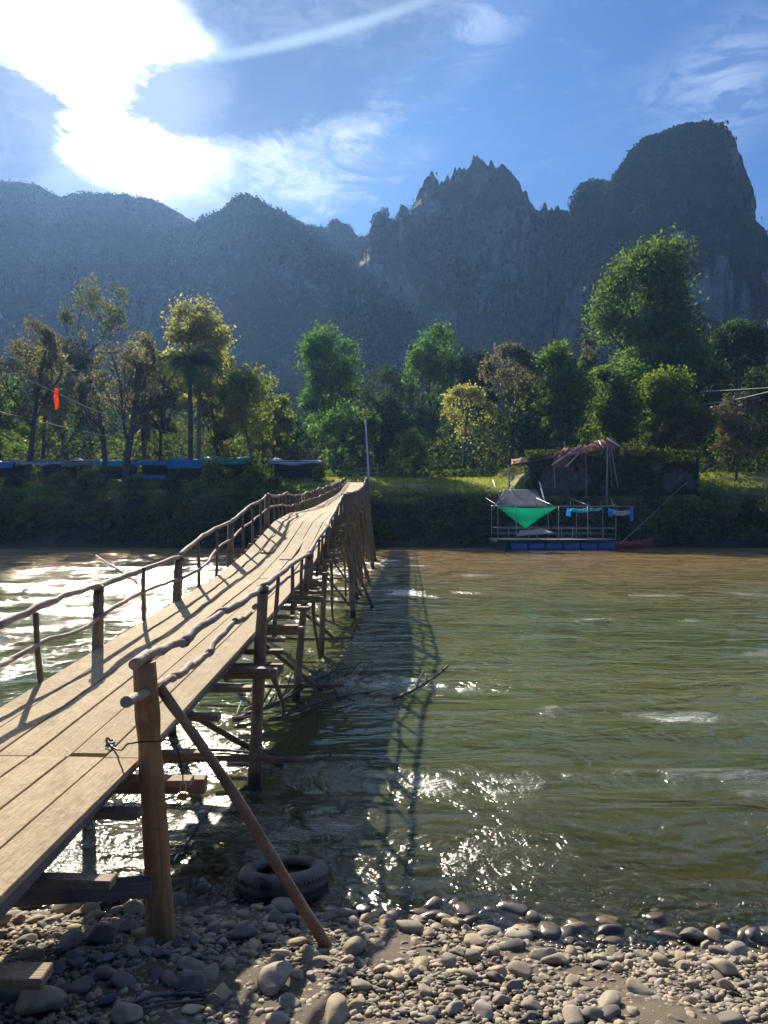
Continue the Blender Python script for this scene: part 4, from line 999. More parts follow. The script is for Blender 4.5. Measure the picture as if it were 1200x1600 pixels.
# ------------------------------------------------------------------ tyre
def tyre():
    c = (-.73, 5.38, .01); r = thing('car_tyre', c, 'worn muddy tyre lying flat at the water edge behind the prop', 'tyre')
    prof = [(.20, .060), (.215, .085), (.25, .098), (.29, .094), (.318, .080), (.334, .060), (.337, .035), (.331, .030), (.331, .022), (.338, .018), (.339, -.018), (.332, -.022), (.332, -.030), (.337, -.035), (.334, -.060), (.318, -.080), (.29, -.094), (.25, -.098), (.215, -.085), (.20, -.060), (.212, -.05), (.26, -.065), (.31, -.05), (.318, 0), (.31, .05), (.26, .065), (.212, .05)]
    n = 72; m = len(prof); V = []; Fc = []
    for i in range(n):
        a = 2*math.pi*i/n
        for (q, z) in prof: 
            q2 = q*(1+.012*math.sin(3*a)); V.append((q2*math.cos(a), q2*math.sin(a), z))
    for i in range(n):
        for k in range(m): Fc.append((i*m+k, ((i+1) % n)*m+k, ((i+1) % n)*m+(k+1) % m, i*m+(k+1) % m))
    o = pyobj('casing', V, Fc, M['rubber'], r, c, smooth=True); r.rotation_euler = (R(-11), R(-2), 0); r.scale = (.97, .97, 1.2)
    V = []; Fc = []
    for i in range(60):
        a = 2*math.pi*i/60
        for zc in (-.047, .047):
            b = len(V)
            for (da, q, z) in ((-.028, .332, -.011), (.028, .332, -.011), (.028, .332, .011), (-.028, .332, .011), (-.024, .343, -.009), (.024, .343, -.009), (.024, .343, .009), (-.024, .343, .009)):
                V.append((q*math.cos(a+da), q*math.sin(a+da), z+zc))
            Fc += [tuple(b+j for j in f) for f in BOXF]
    o2 = pyobj('tread', V, Fc, M['rubber'], r, c); o2['kind'] = 'stuff'
tyre()

# ------------------------------------------------------------------ stones
def stone_mesh(seed, sub=3):
    bm = bmesh.new(); bmesh.ops.create_icosphere(bm, subdivisions=sub, radius=1)
    V = np.array([v.co[:] for v in bm.verts]); Fc = np.array([[v.index for v in f.verts] for f in bm.faces]); bm.free()
    g = np.random.default_rng(seed)
    n = V+0
    e = np.array([1.12, g.uniform(.55, .95), g.uniform(.36, .62)])
    for _ in range(9):       # worn facets
        a = g.normal(size=3); a /= np.linalg.norm(a); k = g.uniform(.52, .82); dd = V@a
        V = V-np.outer(np.maximum(dd-k, 0)*.92, a)
    V = V*(1+.10*fbm(n*1.3+seed*3.1, 3, seed=seed))[:, None]*e
    return V, Fc
SV = [stone_mesh(s, 3) for s in range(14)]; SVs = [stone_mesh(s+40, 1) for s in range(14)]; SVm = [stone_mesh(s+60, 2) for s in range(8)]
smeshes = []
for i, (V, Fc) in enumerate(SV):
    me = mesh_np('stone', V, Fc, True, {'tint': np.full(len(V), 0.0)}); me.materials.append(M['stone']); smeshes.append(me)
def place_stone(x, y, s, label, group, mi=None, rz=None, name='river_stone', sink=.32, zs=1.0):
    mi = random.randrange(14) if mi is None else mi
    z = T(x, y)
    e = SV[mi][0][:, 2].max()
    o = bpy.data.objects.new(name, smeshes[mi]); COL.objects.link(o)
    o.location = (x, y, z+s*e*zs*(1-sink)); o.rotation_euler = (random.uniform(-.25, .25), random.uniform(-.25, .25), random.uniform(0, 6.28) if rz is None else rz); o.scale = (s, s, s*zs)
    tag(o, label, 'stone', group); return o
def gp(px, py, z=None):
    """point on the beach or bed seen at a pixel"""
    lo = 1.5; y = 4
    for d in np.arange(2.8, 14, .01):
        x = (px-600)/F*d; zz = CZ+(800-py)/F*d
        if zz <= T(x, d): return x, d
    return (px-600)/F*8, 8
placed = []
def add(x, y, s): placed.append((x, y, s))
SPEC = [(640, 1455, 24, 'rounded brown stone at the water edge, largest of the dry row in the middle'), (487, 1503, 20, 'pale yellowish stone right of the foot of the prop pole, in the sun'), (500, 1512, 20, 'large pale egg-shaped stone touching the foot of the prop'),
        (563, 1548, 19, 'angular yellow stone lying alone on brown sand'), (800, 1432, 24, 'dark wet rock, left one of the cluster in the shallows'), (850, 1424, 17, 'dark upright wet rock, topmost of the cluster in the shallows'),
        (860, 1443, 18, 'rounded wet brown rock, nearest of the cluster in the shallows'), (832, 1443, 15, 'small bluish wet rock in the middle of the shallows cluster'), (545, 1367, 26, 'black wet rock beside the tyre'), (656, 1368, 18, 'black wet rock alone in the riffle'),
        (450, 1425, 24, 'grey slab-like stone in the shade before the tyre'), (870, 1508, 22, 'grey upright stone leaning among the dry beach stones'), (848, 1500, 20, 'tan flat-faced stone next to the upright grey one'), (1085, 1473, 20, 'tan wet stone at the shallow edge toward the right'),
        (192, 1540, 20, 'grey wedge-shaped stone left of the corner post foot'), (300, 1552, 32, 'long flat pale stone below the corner post'), (525, 1590, 30, 'broad grey stone at the bottom of the picture'), (60, 1580, 42, 'large dark stone in the bottom left shade'),
        (1000, 1555, 20, 'pale rounded stone among gravel at the lower right'), (30, 1555, 36, 'wide dark stone above the largest in the bottom left shade')]
for i, (px, py, wpx, lab) in enumerate(SPEC):
    x, y = gp(px, py); s = wpx/F*y*1.05; add(x, y, s)
    place_stone(x, y, s, lab, 'stones on the near shore', mi=i % 14, sink=.25)
x_, y_ = gp(395, 1400)
g = np.random.default_rng(123)
def region_label(x, y):
    w_ = shore(x)-y
    shade = x < -.55+(4.2-y)*.1
    if w_ < -.03: return 'wet stone standing in the shallows just off the beach'
    if w_ < .18: return 'damp stone in the row along the water edge'
    if shade: return 'grey stone lying in the shadow of the footbridge'
    return 'dry pale stone lying on the sunlit beach'
cand = []; tries = 0
while len(cand) < 278 and tries < 60000:
    tries += 1
    y = g.uniform(3.25, 5.6); x = g.uniform(-2.9, 2.75)
    w_ = float(shore(x))-y
    if abs(x) > y*.56+.15: continue
    s = g.choice([g.uniform(.05, .075), g.uniform(.036, .05), g.uniform(.028, .038)], p=[.16, .42, .42])*(1.45 if x < -.4 else 1.1)
    if w_ < 0 and g.random() < .6: continue
    if -.1 < x < 1.2 and .35 < w_ < .7 and g.random() < .55: continue
    if (x+1.26)**2+(y-4.22)**2 < (.09+s)**2: continue
    if (x+.255)**2+(y-4.23)**2 < (.06+s*.7)**2: continue
    if (x+.73)**2+(y-5.42)**2 < (.33+s)**2: continue
    if any((x-a)**2+(y-b)**2 < ((s+c)*.72)**2 for a, b, c in placed): continue
    add(x, y, s); cand.append((x, y, s))
ORD = ['closest', 'second closest', 'third closest', 'fourth closest', 'fifth closest', 'sixth closest', 'seventh closest', 'eighth closest', 'ninth closest', 'tenth closest', 'eleventh closest', 'twelfth closest', 'thirteenth closest', 'fourteenth closest']
def scr(x, y, z): return 600+x/y*F, 800+(CZ-z)/y*F
LM = [((252, 1500), 'foot of the corner post'), ((532, 1500), 'foot of the reddish prop'), ((445, 1395), 'tyre'), ((563, 1548), 'angular yellow stone'), ((0, 1600), 'bottom left corner of the picture'), ((1200, 1600), 'bottom right corner of the picture'),
      ((835, 1435), 'dark rock cluster in the shallows'), ((640, 1455), 'rounded brown water-edge stone'), ((700, 1600), 'middle of the bottom edge'), ((1200, 1480), 'right end of the water line'), ((1000, 1555), 'pale rounded stone at lower right'), ((870, 1508), 'upright grey stone'),
      ((60, 1440), 'deck corner at the left edge'), ((260, 1570), 'dry sticks on the shaded stones'), ((400, 1600), 'bottom edge under the sticks'), ((1000, 1600), 'bottom edge at lower right'), ((750, 1500), 'middle of the sunlit beach'), ((380, 1450), 'ground between post and tyre'), ((130, 1480), 'shaded ground left of the post')]
lab = {}
pos2 = [scr(x, y, T(x, y)) for (x, y, s) in cand]
for k in range(14):
    for (lx, ly), nm in LM:
        best = None
        for i2, (a, b) in enumerate(pos2):
            if i2 in lab or not (0 < a < 1200 and b < 1600): continue
            e = (a-lx)**2+(b-ly)**2
            if best is None or e < best[0]: best = (e, i2)
        if best: 
            a, b = pos2[best[1]]; lab[best[1]] = 'loose river stone, '+ORD[k]+' to the '+nm
for i2, (x, y, s) in enumerate(cand): place_stone(x, y, s, lab.get(i2) or region_label(x, y), 'stones on the near shore', sink=.2)

def stone_stuff(name, n, gen, lab, meshes, base_tint=None):
    VV = []; FF = []; TT = []; off = 0
    for _ in range(n):
        r = gen()
        if r is None: continue
        x, y, s = r; V, Fc = meshes[g.integers(len(meshes))]
        a = g.uniform(0, 6.28); c, sn = math.cos(a), math.sin(a); tl = g.uniform(-.35, .35)
        W = V*s; W = np.stack([W[:, 0]*c-W[:, 1]*sn, W[:, 0]*sn+W[:, 1]*c, W[:, 2]+W[:, 0]*tl*.5], 1)+np.array([x, y, 0])
        W[:, 2] += T(x, y)+s*.16
        VV.append(W); FF.append(Fc+off); TT.append(np.full(len(W), g.random())); off += len(W)
    me = mesh_np(name, np.concatenate(VV), np.concatenate(FF), True, {'tint': np.concatenate(TT)})
    tag(link(name, me, M['stone']), lab, 'gravel', kind='stuff')
def gen_beach():
    y = g.uniform(2.6, 5.5); x = g.uniform(-3.2, 3.2)
    if abs(x) > y*.56+.25: return None
    w_ = float(shore(x))-y
    if -.1 < x < 1.3 and .3 < w_ < .75 and g.random() < .6: return None
    s = .008+.024*g.random()**2.2
    if (x+1.26)**2+(y-4.22)**2 < .01: return None
    return x, y, s
stone_stuff('beach_gravel', 23000, gen_beach, 'small gravel and pebbles between the larger beach stones', SVs)
def gen_mid():
    y = g.uniform(3.0, 5.6); x = g.uniform(-3.0, 3.0)
    if abs(x) > y*.56+.25: return None
    w_ = float(shore(x))-y
    if -.1 < x < 1.3 and .3 < w_ < .75 and g.random() < .7: return None
    s = g.uniform(.016, .034)
    if any((x-a)**2+(y-b)**2 < ((s+c)*.6)**2 for a, b, c in placed): return None
    return x, y, s
stone_stuff('beach_pebbles', 4600, gen_mid, 'mid-sized pebbles filling the beach between the larger stones', SVm)
def gen_bed():
    y = g.uniform(4.6, 10.5); x = g.uniform(-.62, .62)*y
    if shore(x)-y > .05: return None
    s = .025+.085*g.random()**2.5
    if (x+.73)**2+(y-5.42)**2 < (.34+s)**2: return None
    return x, y, s
stone_stuff('river_bed_stones', 3600, gen_bed, 'stones on the shallow river bed seen through the water', SVm)

# dry sticks on the beach
def twig(name, pts, r, lab, seed, twigs=6, tl=.25, mat='drift', sub=3):
    """a fallen branch with side twigs; one thing, twigs are its parts"""
    rnd = random.Random(seed); o = path_stick(name, pts, r, M[mat], None, sides=7, sub=sub, wob=r*.8); tag(o, lab, 'branch')
    P_ = [Vector(p) for p in pts]
    for k in range(twigs):
        i = rnd.randrange(len(P_)-1); b = P_[i].lerp(P_[i+1], rnd.random()); dv = (P_[i+1]-P_[i]).normalized()
        v = (dv+Vector((rnd.uniform(-1, 1), rnd.uniform(-1, 1), rnd.uniform(-.2, .5)))*.9).normalized(); L = tl*rnd.uniform(.4, 1.2)
        V, Fc = tube_data([b-P_[0], b+v*L*.5+Vector((0, 0, rnd.uniform(-.03, .03)))-P_[0], b+v*L+Vector((rnd.uniform(-.05, .05), 0, rnd.uniform(-.05, .05)))-P_[0]], [r*.5, r*.32, r*.12], 5)
        pyobj('twig', V, Fc, M[mat], o, P_[0], smooth=True)
    return o
def on(px, py, dz=.015):
    x, y = gp(px, py); return Vector((x, y, T(x, y)+dz))
twig('dry_stick', [on(175, 1585, .03), on(235, 1568, .035), on(300, 1562, .03), on(345, 1570, .03)], .010, 'thin grey dry stick on the shaded stones, upper of a pair', 3, 4, .14)
twig('dry_stick', [on(200, 1592, .03), on(260, 1578, .03), on(330, 1572, .03)], .008, 'thin grey dry stick, lower of the pair on the shaded stones', 4, 3, .12)
twig('dry_stick', [on(470, 1490, .03), on(500, 1508, .04), on(520, 1520, .03)], .007, 'short pale stick beside the pale stones by the prop', 5, 1, .08)
# branches caught in the water by the bridge
W0 = 0.02
def wp(px, py, z=W0): d = (CZ-z)*F/(py-800); return Vector(((px-600)/F*d, d, z))
twig('driftwood_branch', [wp(365, 1125, .04), wp(400, 1112, .06), wp(440, 1095, .10), wp(490, 1062, .16), wp(520, 1050, .12)], .035, 'dark forked branch jammed in the water against the second bridge post', 11, 16, .9)
twig('driftwood_branch', [wp(420, 1125), wp(470, 1108, .05), wp(520, 1090, .05), wp(560, 1085, .0)], .022, 'thin branch lying flat in the ripples below the forked one', 12, 14, .7)
twig('driftwood_branch', [wp(612, 1092, .0), wp(640, 1082, .10), wp(672, 1062, .22), wp(700, 1040, .38)], .022, 'pale bare branch end sticking up out of the water to the right', 13, 5, .4)
twig('driftwood_branch', [wp(270, 1172, .04), wp(350, 1172, .03), wp(460, 1182, .02)], .016, 'long thin branch floating level past the second post', 14, 6, .4)
twig('driftwood_branch', [wp(215, 912, .02), wp(185, 890, .4), wp(150, 868, .75)], .05, 'dark crooked branch standing out of the glittering water left of the bridge', 15, 5, .8)
twig('driftwood_branch', [wp(340, 1250, .0), wp(300, 1300, .03), wp(270, 1350, .02)], .013, 'thin dark branch in the shade under the near span', 16, 8, .3)
cl = thing('brush_heap', wp(515, 1060, 0), 'heap of fine dark brushwood caught in the current behind the forked branch', 'brushwood')
for k in range(46):
    a = random.uniform(0, 6.28); L = random.uniform(.3, .9); c0 = Vector((random.gauss(0, .3), random.gauss(0, .35), -.03))
    V, Fc = tube_data([c0, c0+Vector((math.cos(a)*L*.5, math.sin(a)*L*.4, random.uniform(.08, .28))), c0+Vector((math.cos(a)*L, math.sin(a)*L*.7, random.uniform(.0, .4)))], [.009, .007, .003], 4)
    pyobj('twig', V, Fc, M['drift'], cl, cl.location, smooth=True)

# ------------------------------------------------------------------ raft
def raft():
    d0, d1 = 52.6, 55.8; x0, x1 = (798-600)/F*d0, (962-600)/F*d0; xl = (770-600)/F*d1
    zd = .72
    root = thing('river_raft', ((x0+x1)/2, 54, 0), 'floating raft with blue floats, thin railing and a hanging green sheet', 'raft')
    n = 6
    for k in range(n):
        a = x0+(x1-x0)*k/n+.03; b = x0+(x1-x0)*(k+1)/n-.03
        for (yy, nm) in ((d0+.4, 'float'), (d1-.5, 'float')):
            beam(nm, (a, yy, .26), (b, yy, .26), .75, .52, M['blueplastic'], root, bev=.07)
    m = 34
    for k in range(m):
        a = x0-.95+(x1-x0+1.0)*(k+.5)/m
        beam('deck_board', (a, d0-.05, zd), (a, d1+.05, zd), (x1-x0+1.0)/m-.02, .05, M['plywood'], root, bev=0)
    beam('edge_rim', (x0-.95, d0-.10, zd-.05), (x1+.05, d0-.10, zd-.05), .05, .12, M['darkwood'], root)
    beam('edge_rim', (x0-.95, d1+.1, zd-.05), (x1+.05, d1+.1, zd-.05), .05, .12, M['darkwood'], root)
    beam('edge_rim', (x0-.99, d0-.1, zd-.09), (x0-.99, d1+.1, zd-.09), .05, .2, M['slab'], root)
    xs = [x0-.9, x0+.4, x0+1.9, x0+3.4, x0+4.4, x0+5.5, x0+6.6, x1]
    for yy in (d0, d1):
        for i, x in enumerate(xs):
            tall = i in (0, 3, 5, 7) or (yy == d0 and i == 1)
            stick('upright', (x, yy, zd), (x+random.uniform(-.04, .04), yy, 3.15 if tall else 1.58), .032, .028, M['metal'], root, seg=3, sides=6)
        stick('hand_rail', (xs[0], yy, 1.56), (xs[-1], yy, 1.52), .026, .026, M['metal'], root, seg=5, sides=6, wob=.02)
        stick('hand_rail', (xs[0], yy, 1.15), (xs[-1], yy, 1.13), .018, .018, M['metal'], root, seg=5, sides=6, wob=.02)
        stick('roof_pole', (xs[0]-.05, yy, 3.15), (xs[-1]+.15, yy, 3.10), .035, .03, M['metal'], root, seg=6, sides=6, wob=.03)
    for x in (xs[0], xs[-1]):
        stick('hand_rail', (x, d0, 1.56), (x, d1, 1.56), .026, .026, M['metal'], root, seg=3, sides=6)
        stick('roof_pole', (x, d0-.1, 3.17), (x, d1+.2, 3.18), .03, .03, M['metal'], root, seg=3, sides=6)
    for x in (xs[2], xs[4], xs[6]): stick('roof_pole', (x-.2, d0-.3, 3.45), (x+.5, d1-.6, 3.12), .028, .025, M['metal'], root, seg=3, sides=6)
    for (x, dx) in ((xs[0]+.1, .5), (xs[3]-.2, .7), (xs[5]+.3, .8), (xs[6]+.8, -.7)):
        stick('roof_pole', (x, d0+.2, 3.1), (x-dx, d1, 3.75), .028, .024, M['metal'], root, seg=3, sides=6)
    o = sheet('leaning_board', [P(806, 838, d1-.6), P(868, 833, d1-1.2), P(848, 826, d1-.2), P(812, 829, d1)], M['plywood'], root, 4, 4, rip=.02)
    # lashed cloths on the raft
    def cloth(nm, cs, mat, lab, sag=.1, rip=.05, seed=0):
        o = sheet(nm, cs, M[mat], None, 10, 10, sag=sag, rip=rip, seed=seed); tag(o, lab, 'tarpaulin' if 'tarp' in nm else 'cloth')
    y = d0-.06
    A, B, C = P(776, 791, y), P(872, 792, y), P(820, 826, y)
    V = []; Fc = []; n = 14; idx = {}
    for i in range(n+1):
        for j in range(n+1-i):
            u, v = i/n, j/n; p = A*(1-u-v)+B*u+C*v
            p += Vector((0, .10*math.sin(u*14+v*5)*(.3+v)+.12*math.sin(v*6), -.10*4*u*(1-u-v)))
            idx[i, j] = len(V); V.append(p-A)
    for i in range(n):
        for j in range(n-i):
            Fc.append((idx[i, j], idx[i+1, j], idx[i, j+1]))
            if i+j < n-1: Fc.append((idx[i+1, j], idx[i+1, j+1], idx[i, j+1]))
    me = bpy.data.meshes.new('tarpaulin'); me.from_pydata([tuple(v) for v in V], [], Fc)
    for p in me.polygons: p.use_smooth = True
    o = link('green_tarpaulin', me, M['greentarp'], None, A); md = o.modifiers.new('thickness', 'SOLIDIFY'); md.thickness = .012
    tag(o, 'bright green triangular tarpaulin hanging from the raft frame', 'tarpaulin')
    cloth('green_tarpaulin', [P(890, 799, y), P(922, 800, y), P(920, 794, y+.5), P(892, 794, y+.5)], 'tealtarp', 'narrow rolled teal-green sheet in the middle of the raft frame', .06)
    cloth('green_tarpaulin', [P(922, 799, y), P(941, 796, y), P(940, 793, y+.5), P(922, 793, y+.5)], 'greentarp', 'small dark green sheet end right of the rolled teal one', .05)
    cloth('hanging_cloth', [P(884, 806, y), P(892, 807, y), P(891, 795, y), P(886, 794, y)], 'bluetarp', 'small bright blue cloth hanging at the left of the rolled sheet', 0, .04, 1)
    cloth('hanging_cloth', [P(950, 807, y), P(957, 808, y), P(960, 796, y), P(950, 794, y)], 'bluetarp', 'faded blue cloth hanging near the right end of the raft', 0, .05, 2)
    cloth('hanging_cloth', [P(959, 804, y), P(985, 803, y), P(984, 796, y), P(957, 796, y)], 'whitecloth', 'white sagging cloth between the two blue cloths', .10, .06, 3)
    cloth('hanging_cloth', [P(984, 814, y), P(989, 814, y), P(990, 792, y), P(985, 792, y)], 'bluetarp', 'long narrow blue cloth hanging beyond the raft corner', 0, .05, 4)
    stick('roof_pole', (xs[-1], d0, 3.10), tuple(P(991, 791, y)), .028, .022, M['metal'], root, seg=3, sides=6)
    # red boat
    bx0, bx1 = (950-600)/F*53.6, (1014-600)/F*53.6
    r = thing('red_boat', ((bx0+bx1)/2, 54.2, .1), 'red wooden canoe moored at the right end of the raft', 'boat')
    V = []; n = 20; L = bx1-bx0+2.2
    prof = [(-1, .42), (-.92, .18), (-.55, -.10), (0, -.18), (.55, -.10), (.92, .18), (1, .42), (.9, .40), (.5, .02), (0, -.08), (-.5, .02), (-.9, .40)]
    for i in range(n+1):
        t = i/n; wv = .48*math.sin(math.pi*min(max(t, .02), .98))**.6; rise = .30*abs(2*t-1)**3
        for (a, z) in prof: V.append((-L/2+L*t-.6, a*wv, z+rise+(.0 if z > .3 else rise*.3)))
    m = len(prof); Fc = []
    for i in range(n):
        for k in range(m): Fc.append((i*m+k, (i+1)*m+k, (i+1)*m+(k+1) % m, i*m+(k+1) % m))
    Fc.append(tuple(range(m))); Fc.append(tuple(n*m+k for k in range(m))[::-1])
    pyobj('hull', V, Fc, M['redboat'], r, r.location, smooth=True)
    for t in (-1.2, 0, .9): beam('bench', (t, -.38+54.2, .1+.33), (t, .38+54.2, .1+.33), .2, .03, M['plywood'], r).location.x = t
raft()

# ------------------------------------------------------------------ landing, wall and ruined roof
def landing():
    # old concrete retaining wall in cast panels
    root = thing('retaining_wall', (18.5, 61.1, 3.5), 'old dark concrete retaining wall on the bank behind the raft', 'wall')
    x = 12.05
    i = 0
    while x < 25.6:
        w_ = random.uniform(1.5, 2.0); zt = 7.35+random.uniform(-.10, .12)-(.5 if x > 22 else 0)
        beam('wall_panel', (x+w_/2, 61.15+random.uniform(-.03, .03), 3.4), (x+w_/2, 61.15, zt), w_-.04, .28, M['concrete'], root, up=(0, 1, 0), bev=.03)
        if i % 2 == 0: beam('buttress', (x, 60.93, 3.4), (x, 60.93, zt-.25), .22, .2, M['concrete'], root, up=(0, 1, 0), bev=.03)
        x += w_; i += 1
    g2 = np.random.default_rng(77); n = 9000; x = g2.uniform(11.6, 26, n); z = g2.uniform(3.5, 7.8, n); nn = fbm(np.stack([x*.5, z*.35, x*0], 1), 4, seed=19)+np.clip((z-6.6)*.35, 0, .5)+np.clip((4.4-z)*.4, 0, .4)
    k = nn > -.04; C = np.stack([x, 60.92-g2.random(n)*.28*np.clip(nn+.3, 0, 1), z], 1)[k]
    o = leaf_cloud('creeper', C, .26, FM['under'], root, (0, 0, 0), .2, (nn[k]*.5+.25+g2.normal(size=k.sum())*.15), 19); o['kind'] = 'stuff'
    beam('footing', (11.6, 60.6, 3.85), (26, 60.6, 3.8), 1.0, .35, M['concrete'], root, bev=.05)
    # slatted ramp down to the raft
    r = thing('boarded_ramp', P(812, 780, 58.5), 'grey slatted ramp rising from the raft to the bank', 'ramp')
    A, B, C, D = P(772, 792, 57.2), P(852, 792, 57.2), P(838, 765, 60.2), P(788, 765, 60.2)
    n = 15
    for k in range(n):
        t = (k+.5)/n; a = A.lerp(D, t); b = B.lerp(C, t)
        beam('slat', a, b, .19, .05, M['slab'], r, up=(0, -.3, 1), bev=0)
    beam('side_beam', A-Vector((0, 0, .1)), D-Vector((0, 0, .1)), .08, .14, M['slab'], r); beam('side_beam', B-Vector((0, 0, .1)), C-Vector((0, 0, .1)), .08, .14, M['slab'], r)
    stick('guard_rail', B+Vector((.05, 0, .1)), P(843, 753, 59.4), .06, .06, M['whitepaint'], r, seg=3)
    stick('guard_rail', P(806, 782, 57.6), P(797, 764, 58.2), .05, .05, M['whitepaint'], r, seg=3)
    stick('guard_rail', P(786, 790, 57.2), P(770, 750, 59.8), .045, .045, M['metal'], r, seg=3)
    stick('guard_rail', A+Vector((0, 0, .0)), P(790, 776, 58.5), .045, .045, M['metal'], r, seg=3)
    # rusty collapsed roof
    r = thing('rusty_roof', P(890, 712, 60.3), 'collapsed rust-red metal roof frame leaning on tall poles above the raft', 'roof ruin')
    def tin(cs, nm='tin_sheet', ribs=6):
        o = sheet(nm, cs, M['rust'], r, 10, 6, rip=.05, thick=.02)
        A, B, C, D = [Vector(c) for c in cs]
        for k in range(ribs+1):
            t = k/ribs; stick('batten', A.lerp(B, t)+Vector((0, -.06, .06)), D.lerp(C, t)+Vector((0, -.06, .06)), .035, .035, M['rust'], r, seg=2, sides=5)
    tin([P(798, 727, 60.6), P(870, 714, 60.4), P(872, 706, 61.6), P(800, 718, 61.8)], ribs=5)
    tin([P(862, 728, 59.4), P(884, 731, 59.4), P(908, 699, 61.0), P(882, 700, 61.0)], ribs=4)
    tin([P(886, 714, 59.6), P(948, 700, 59.6), P(944, 690, 61.0), P(882, 702, 61.2)], ribs=6)
    tin([P(940, 700, 59.4), P(969, 699, 59.6), P(955, 686, 60.8), P(925, 690, 60.8)], ribs=4)
    for (a, b) in ((P(862, 728, 59.35), P(908, 697, 61.0)), (P(884, 731, 59.35), P(912, 702, 60.8)), (P(968, 699, 59.3), P(948, 686, 60.9)), (P(935, 690, 60.6), P(942, 702, 59.3))):
        stick('edge_bar', a+Vector((0, -.1, .08)), b+Vector((0, -.1, .08)), .05, .05, M['whitepaint'], r, seg=2, sides=6)
    for (a, b, w_) in ((P(949, 697, 59.4), P(948, 792, 58.2), .07), (P(952, 702, 59.6), P(956, 760, 59.6), .045), (P(955, 700, 59.5), P(966, 762, 59.3), .055), (P(884, 700, 60.7), P(882, 690, 60.7), .07), (P(795, 727, 60.5), P(795, 770, 60.2), .06), (P(866, 715, 60.5), P(867, 764, 60.3), .06), (P(915, 705, 60.3), P(916, 775, 60.2), .05)):
        stick('pole', b, a, w_, w_*.9, M['slab'], r, seg=3, wob=.03)
landing()

# ------------------------------------------------------------------ stalls
def stall(name, pxa, pxb, toppy, d, mat, lab, depth=3.0, drop=.25, table=True, seed=1, ridge_up=0.0, front=None):
    random.seed(seed*13+5)
    x0, x1 = (pxa-600)/F*d, (pxb-600)/F*d; zt = CZ+(800-toppy)/F*d; d += random.uniform(-.4, .4)
    root = thing(name, ((x0+x1)/2, d+depth/2, T((x0+x1)/2, d)), lab, 'stall', 'riverside stalls on the far bank')
    n = max(1, int(round((x1-x0)/2.6)))
    for i in range(n+1):
        x = x0+(x1-x0)*i/n
        for yy in (d, d+depth): stick('post', (x, yy, T(x, yy)-.1), (x, yy, zt-.02+(.35 if yy > d else 0)), .05, .045, M['darkwood'], root, seg=3, sides=7, wob=.02)
    stick('ridge_pole', (x0-.1, d, zt-.03), (x1+.1, d, zt-.03), .04, .04, M['darkwood'], root, seg=4, sides=6, wob=.03)
    stick('ridge_pole', (x0-.1, d+depth, zt+.32), (x1+.1, d+depth, zt+.32), .04, .04, M['darkwood'], root, seg=4, sides=6, wob=.03)
    sheet('roof_sheet', [(x0-.2, d-.25, zt-.05), (x1+.2, d-.25, zt-.05), (x1+.1, d+depth+.2, zt+.42+ridge_up), (x0-.1, d+depth+.2, zt+.42+ridge_up)], M[mat], root, 16, 7, sag=.14, rip=.12, seed=seed)
    if front: sheet('front_flap', [(x0-.1, d-.30, zt-.04), (x1+.1, d-.30, zt-.04), (x1+.1, d-.55, zt-.06-drop*random.uniform(.4, 1.2)), (x0-.1, d-.50, zt-.06-drop*random.uniform(.4, 1.2))], M[front], root, 18, 4, sag=random.uniform(-.05, .12), rip=.12, seed=seed+2)
    g0 = T((x0+x1)/2, d+depth)
    beam('back_wall', (x0, d+depth+.12, (g0+zt)/2), (x1, d+depth+.12, (g0+zt)/2), .05, zt-g0-.1, M['darkwood'], root)
    if table:
        gz = T((x0+x1)/2, d+.6)
        beam('counter', (x0+.4, d+.7, gz+.85), (x1-.4, d+.7, gz+.85), .7, .05, M['darkwood'], root)
        for xx in (x0+.5, x1-.5): beam('counter_leg', (xx, d+.7, gz), (xx, d+.7, gz+.82), .08, .08, M['darkwood'], root, up=(0, 1, 0))
    return root
stall('market_stall', -45, 24, 722, 66, 'bluetarp', 'stall with a blue sheet roof cut by the left picture edge', seed=1, front='bluetarp', drop=.5)
stall('market_stall', 50, 100, 722, 66.5, 'greytarp', 'stall with a pale grey sagging sheet roof, left of the brown canvas one', seed=2, front='whitecloth', drop=.35)
stall('market_stall', 102, 148, 721, 66, 'greytarp', 'stall with a brownish canvas roof over a dark back', seed=3, ridge_up=.15, front='greytarp', drop=.4)
stall('market_stall', 152, 198, 720, 66, 'tealtarp', 'narrow stall with a teal blue roof behind the forked tree', seed=4, front='tealtarp', drop=.6)
stall('market_stall', 204, 260, 721, 65.5, 'greytarp', 'stall with a grey roof, bright blue front edge and open view through', seed=5, front='bluetarp', drop=.55)
stall('market_stall', 264, 318, 718, 65.5, 'tealtarp', 'stall with a teal roof and crumpled blue flap', seed=6, front='bluetarp', drop=.8)
stall('market_stall', 320, 386, 716, 65.5, 'greentarp', 'long green-roofed stall behind the tall bank bush', seed=7, front='greentarp', drop=.5)
stall('market_stall', 424, 500, 721, 67, 'whitecloth', 'pale-roofed open stall left of the bridge end', seed=8, depth=2.5, front='whitecloth', drop=.2)
b = thing('plank_bench', P(235, 748, 63), 'blue painted board bench in front of the open grey-roofed stall', 'bench')
beam('seat', P(207, 745, 63), P(262, 746, 63), .4, .35, M['blueplastic'], b, bev=.02)
for px in (212, 257):
    p = P(px, 748, 63); beam('leg', (p.x, 63, T(p.x, 63)-.05), (p.x, 63, p.z), .1, .1, M['darkwood'], b, up=(0, 1, 0))
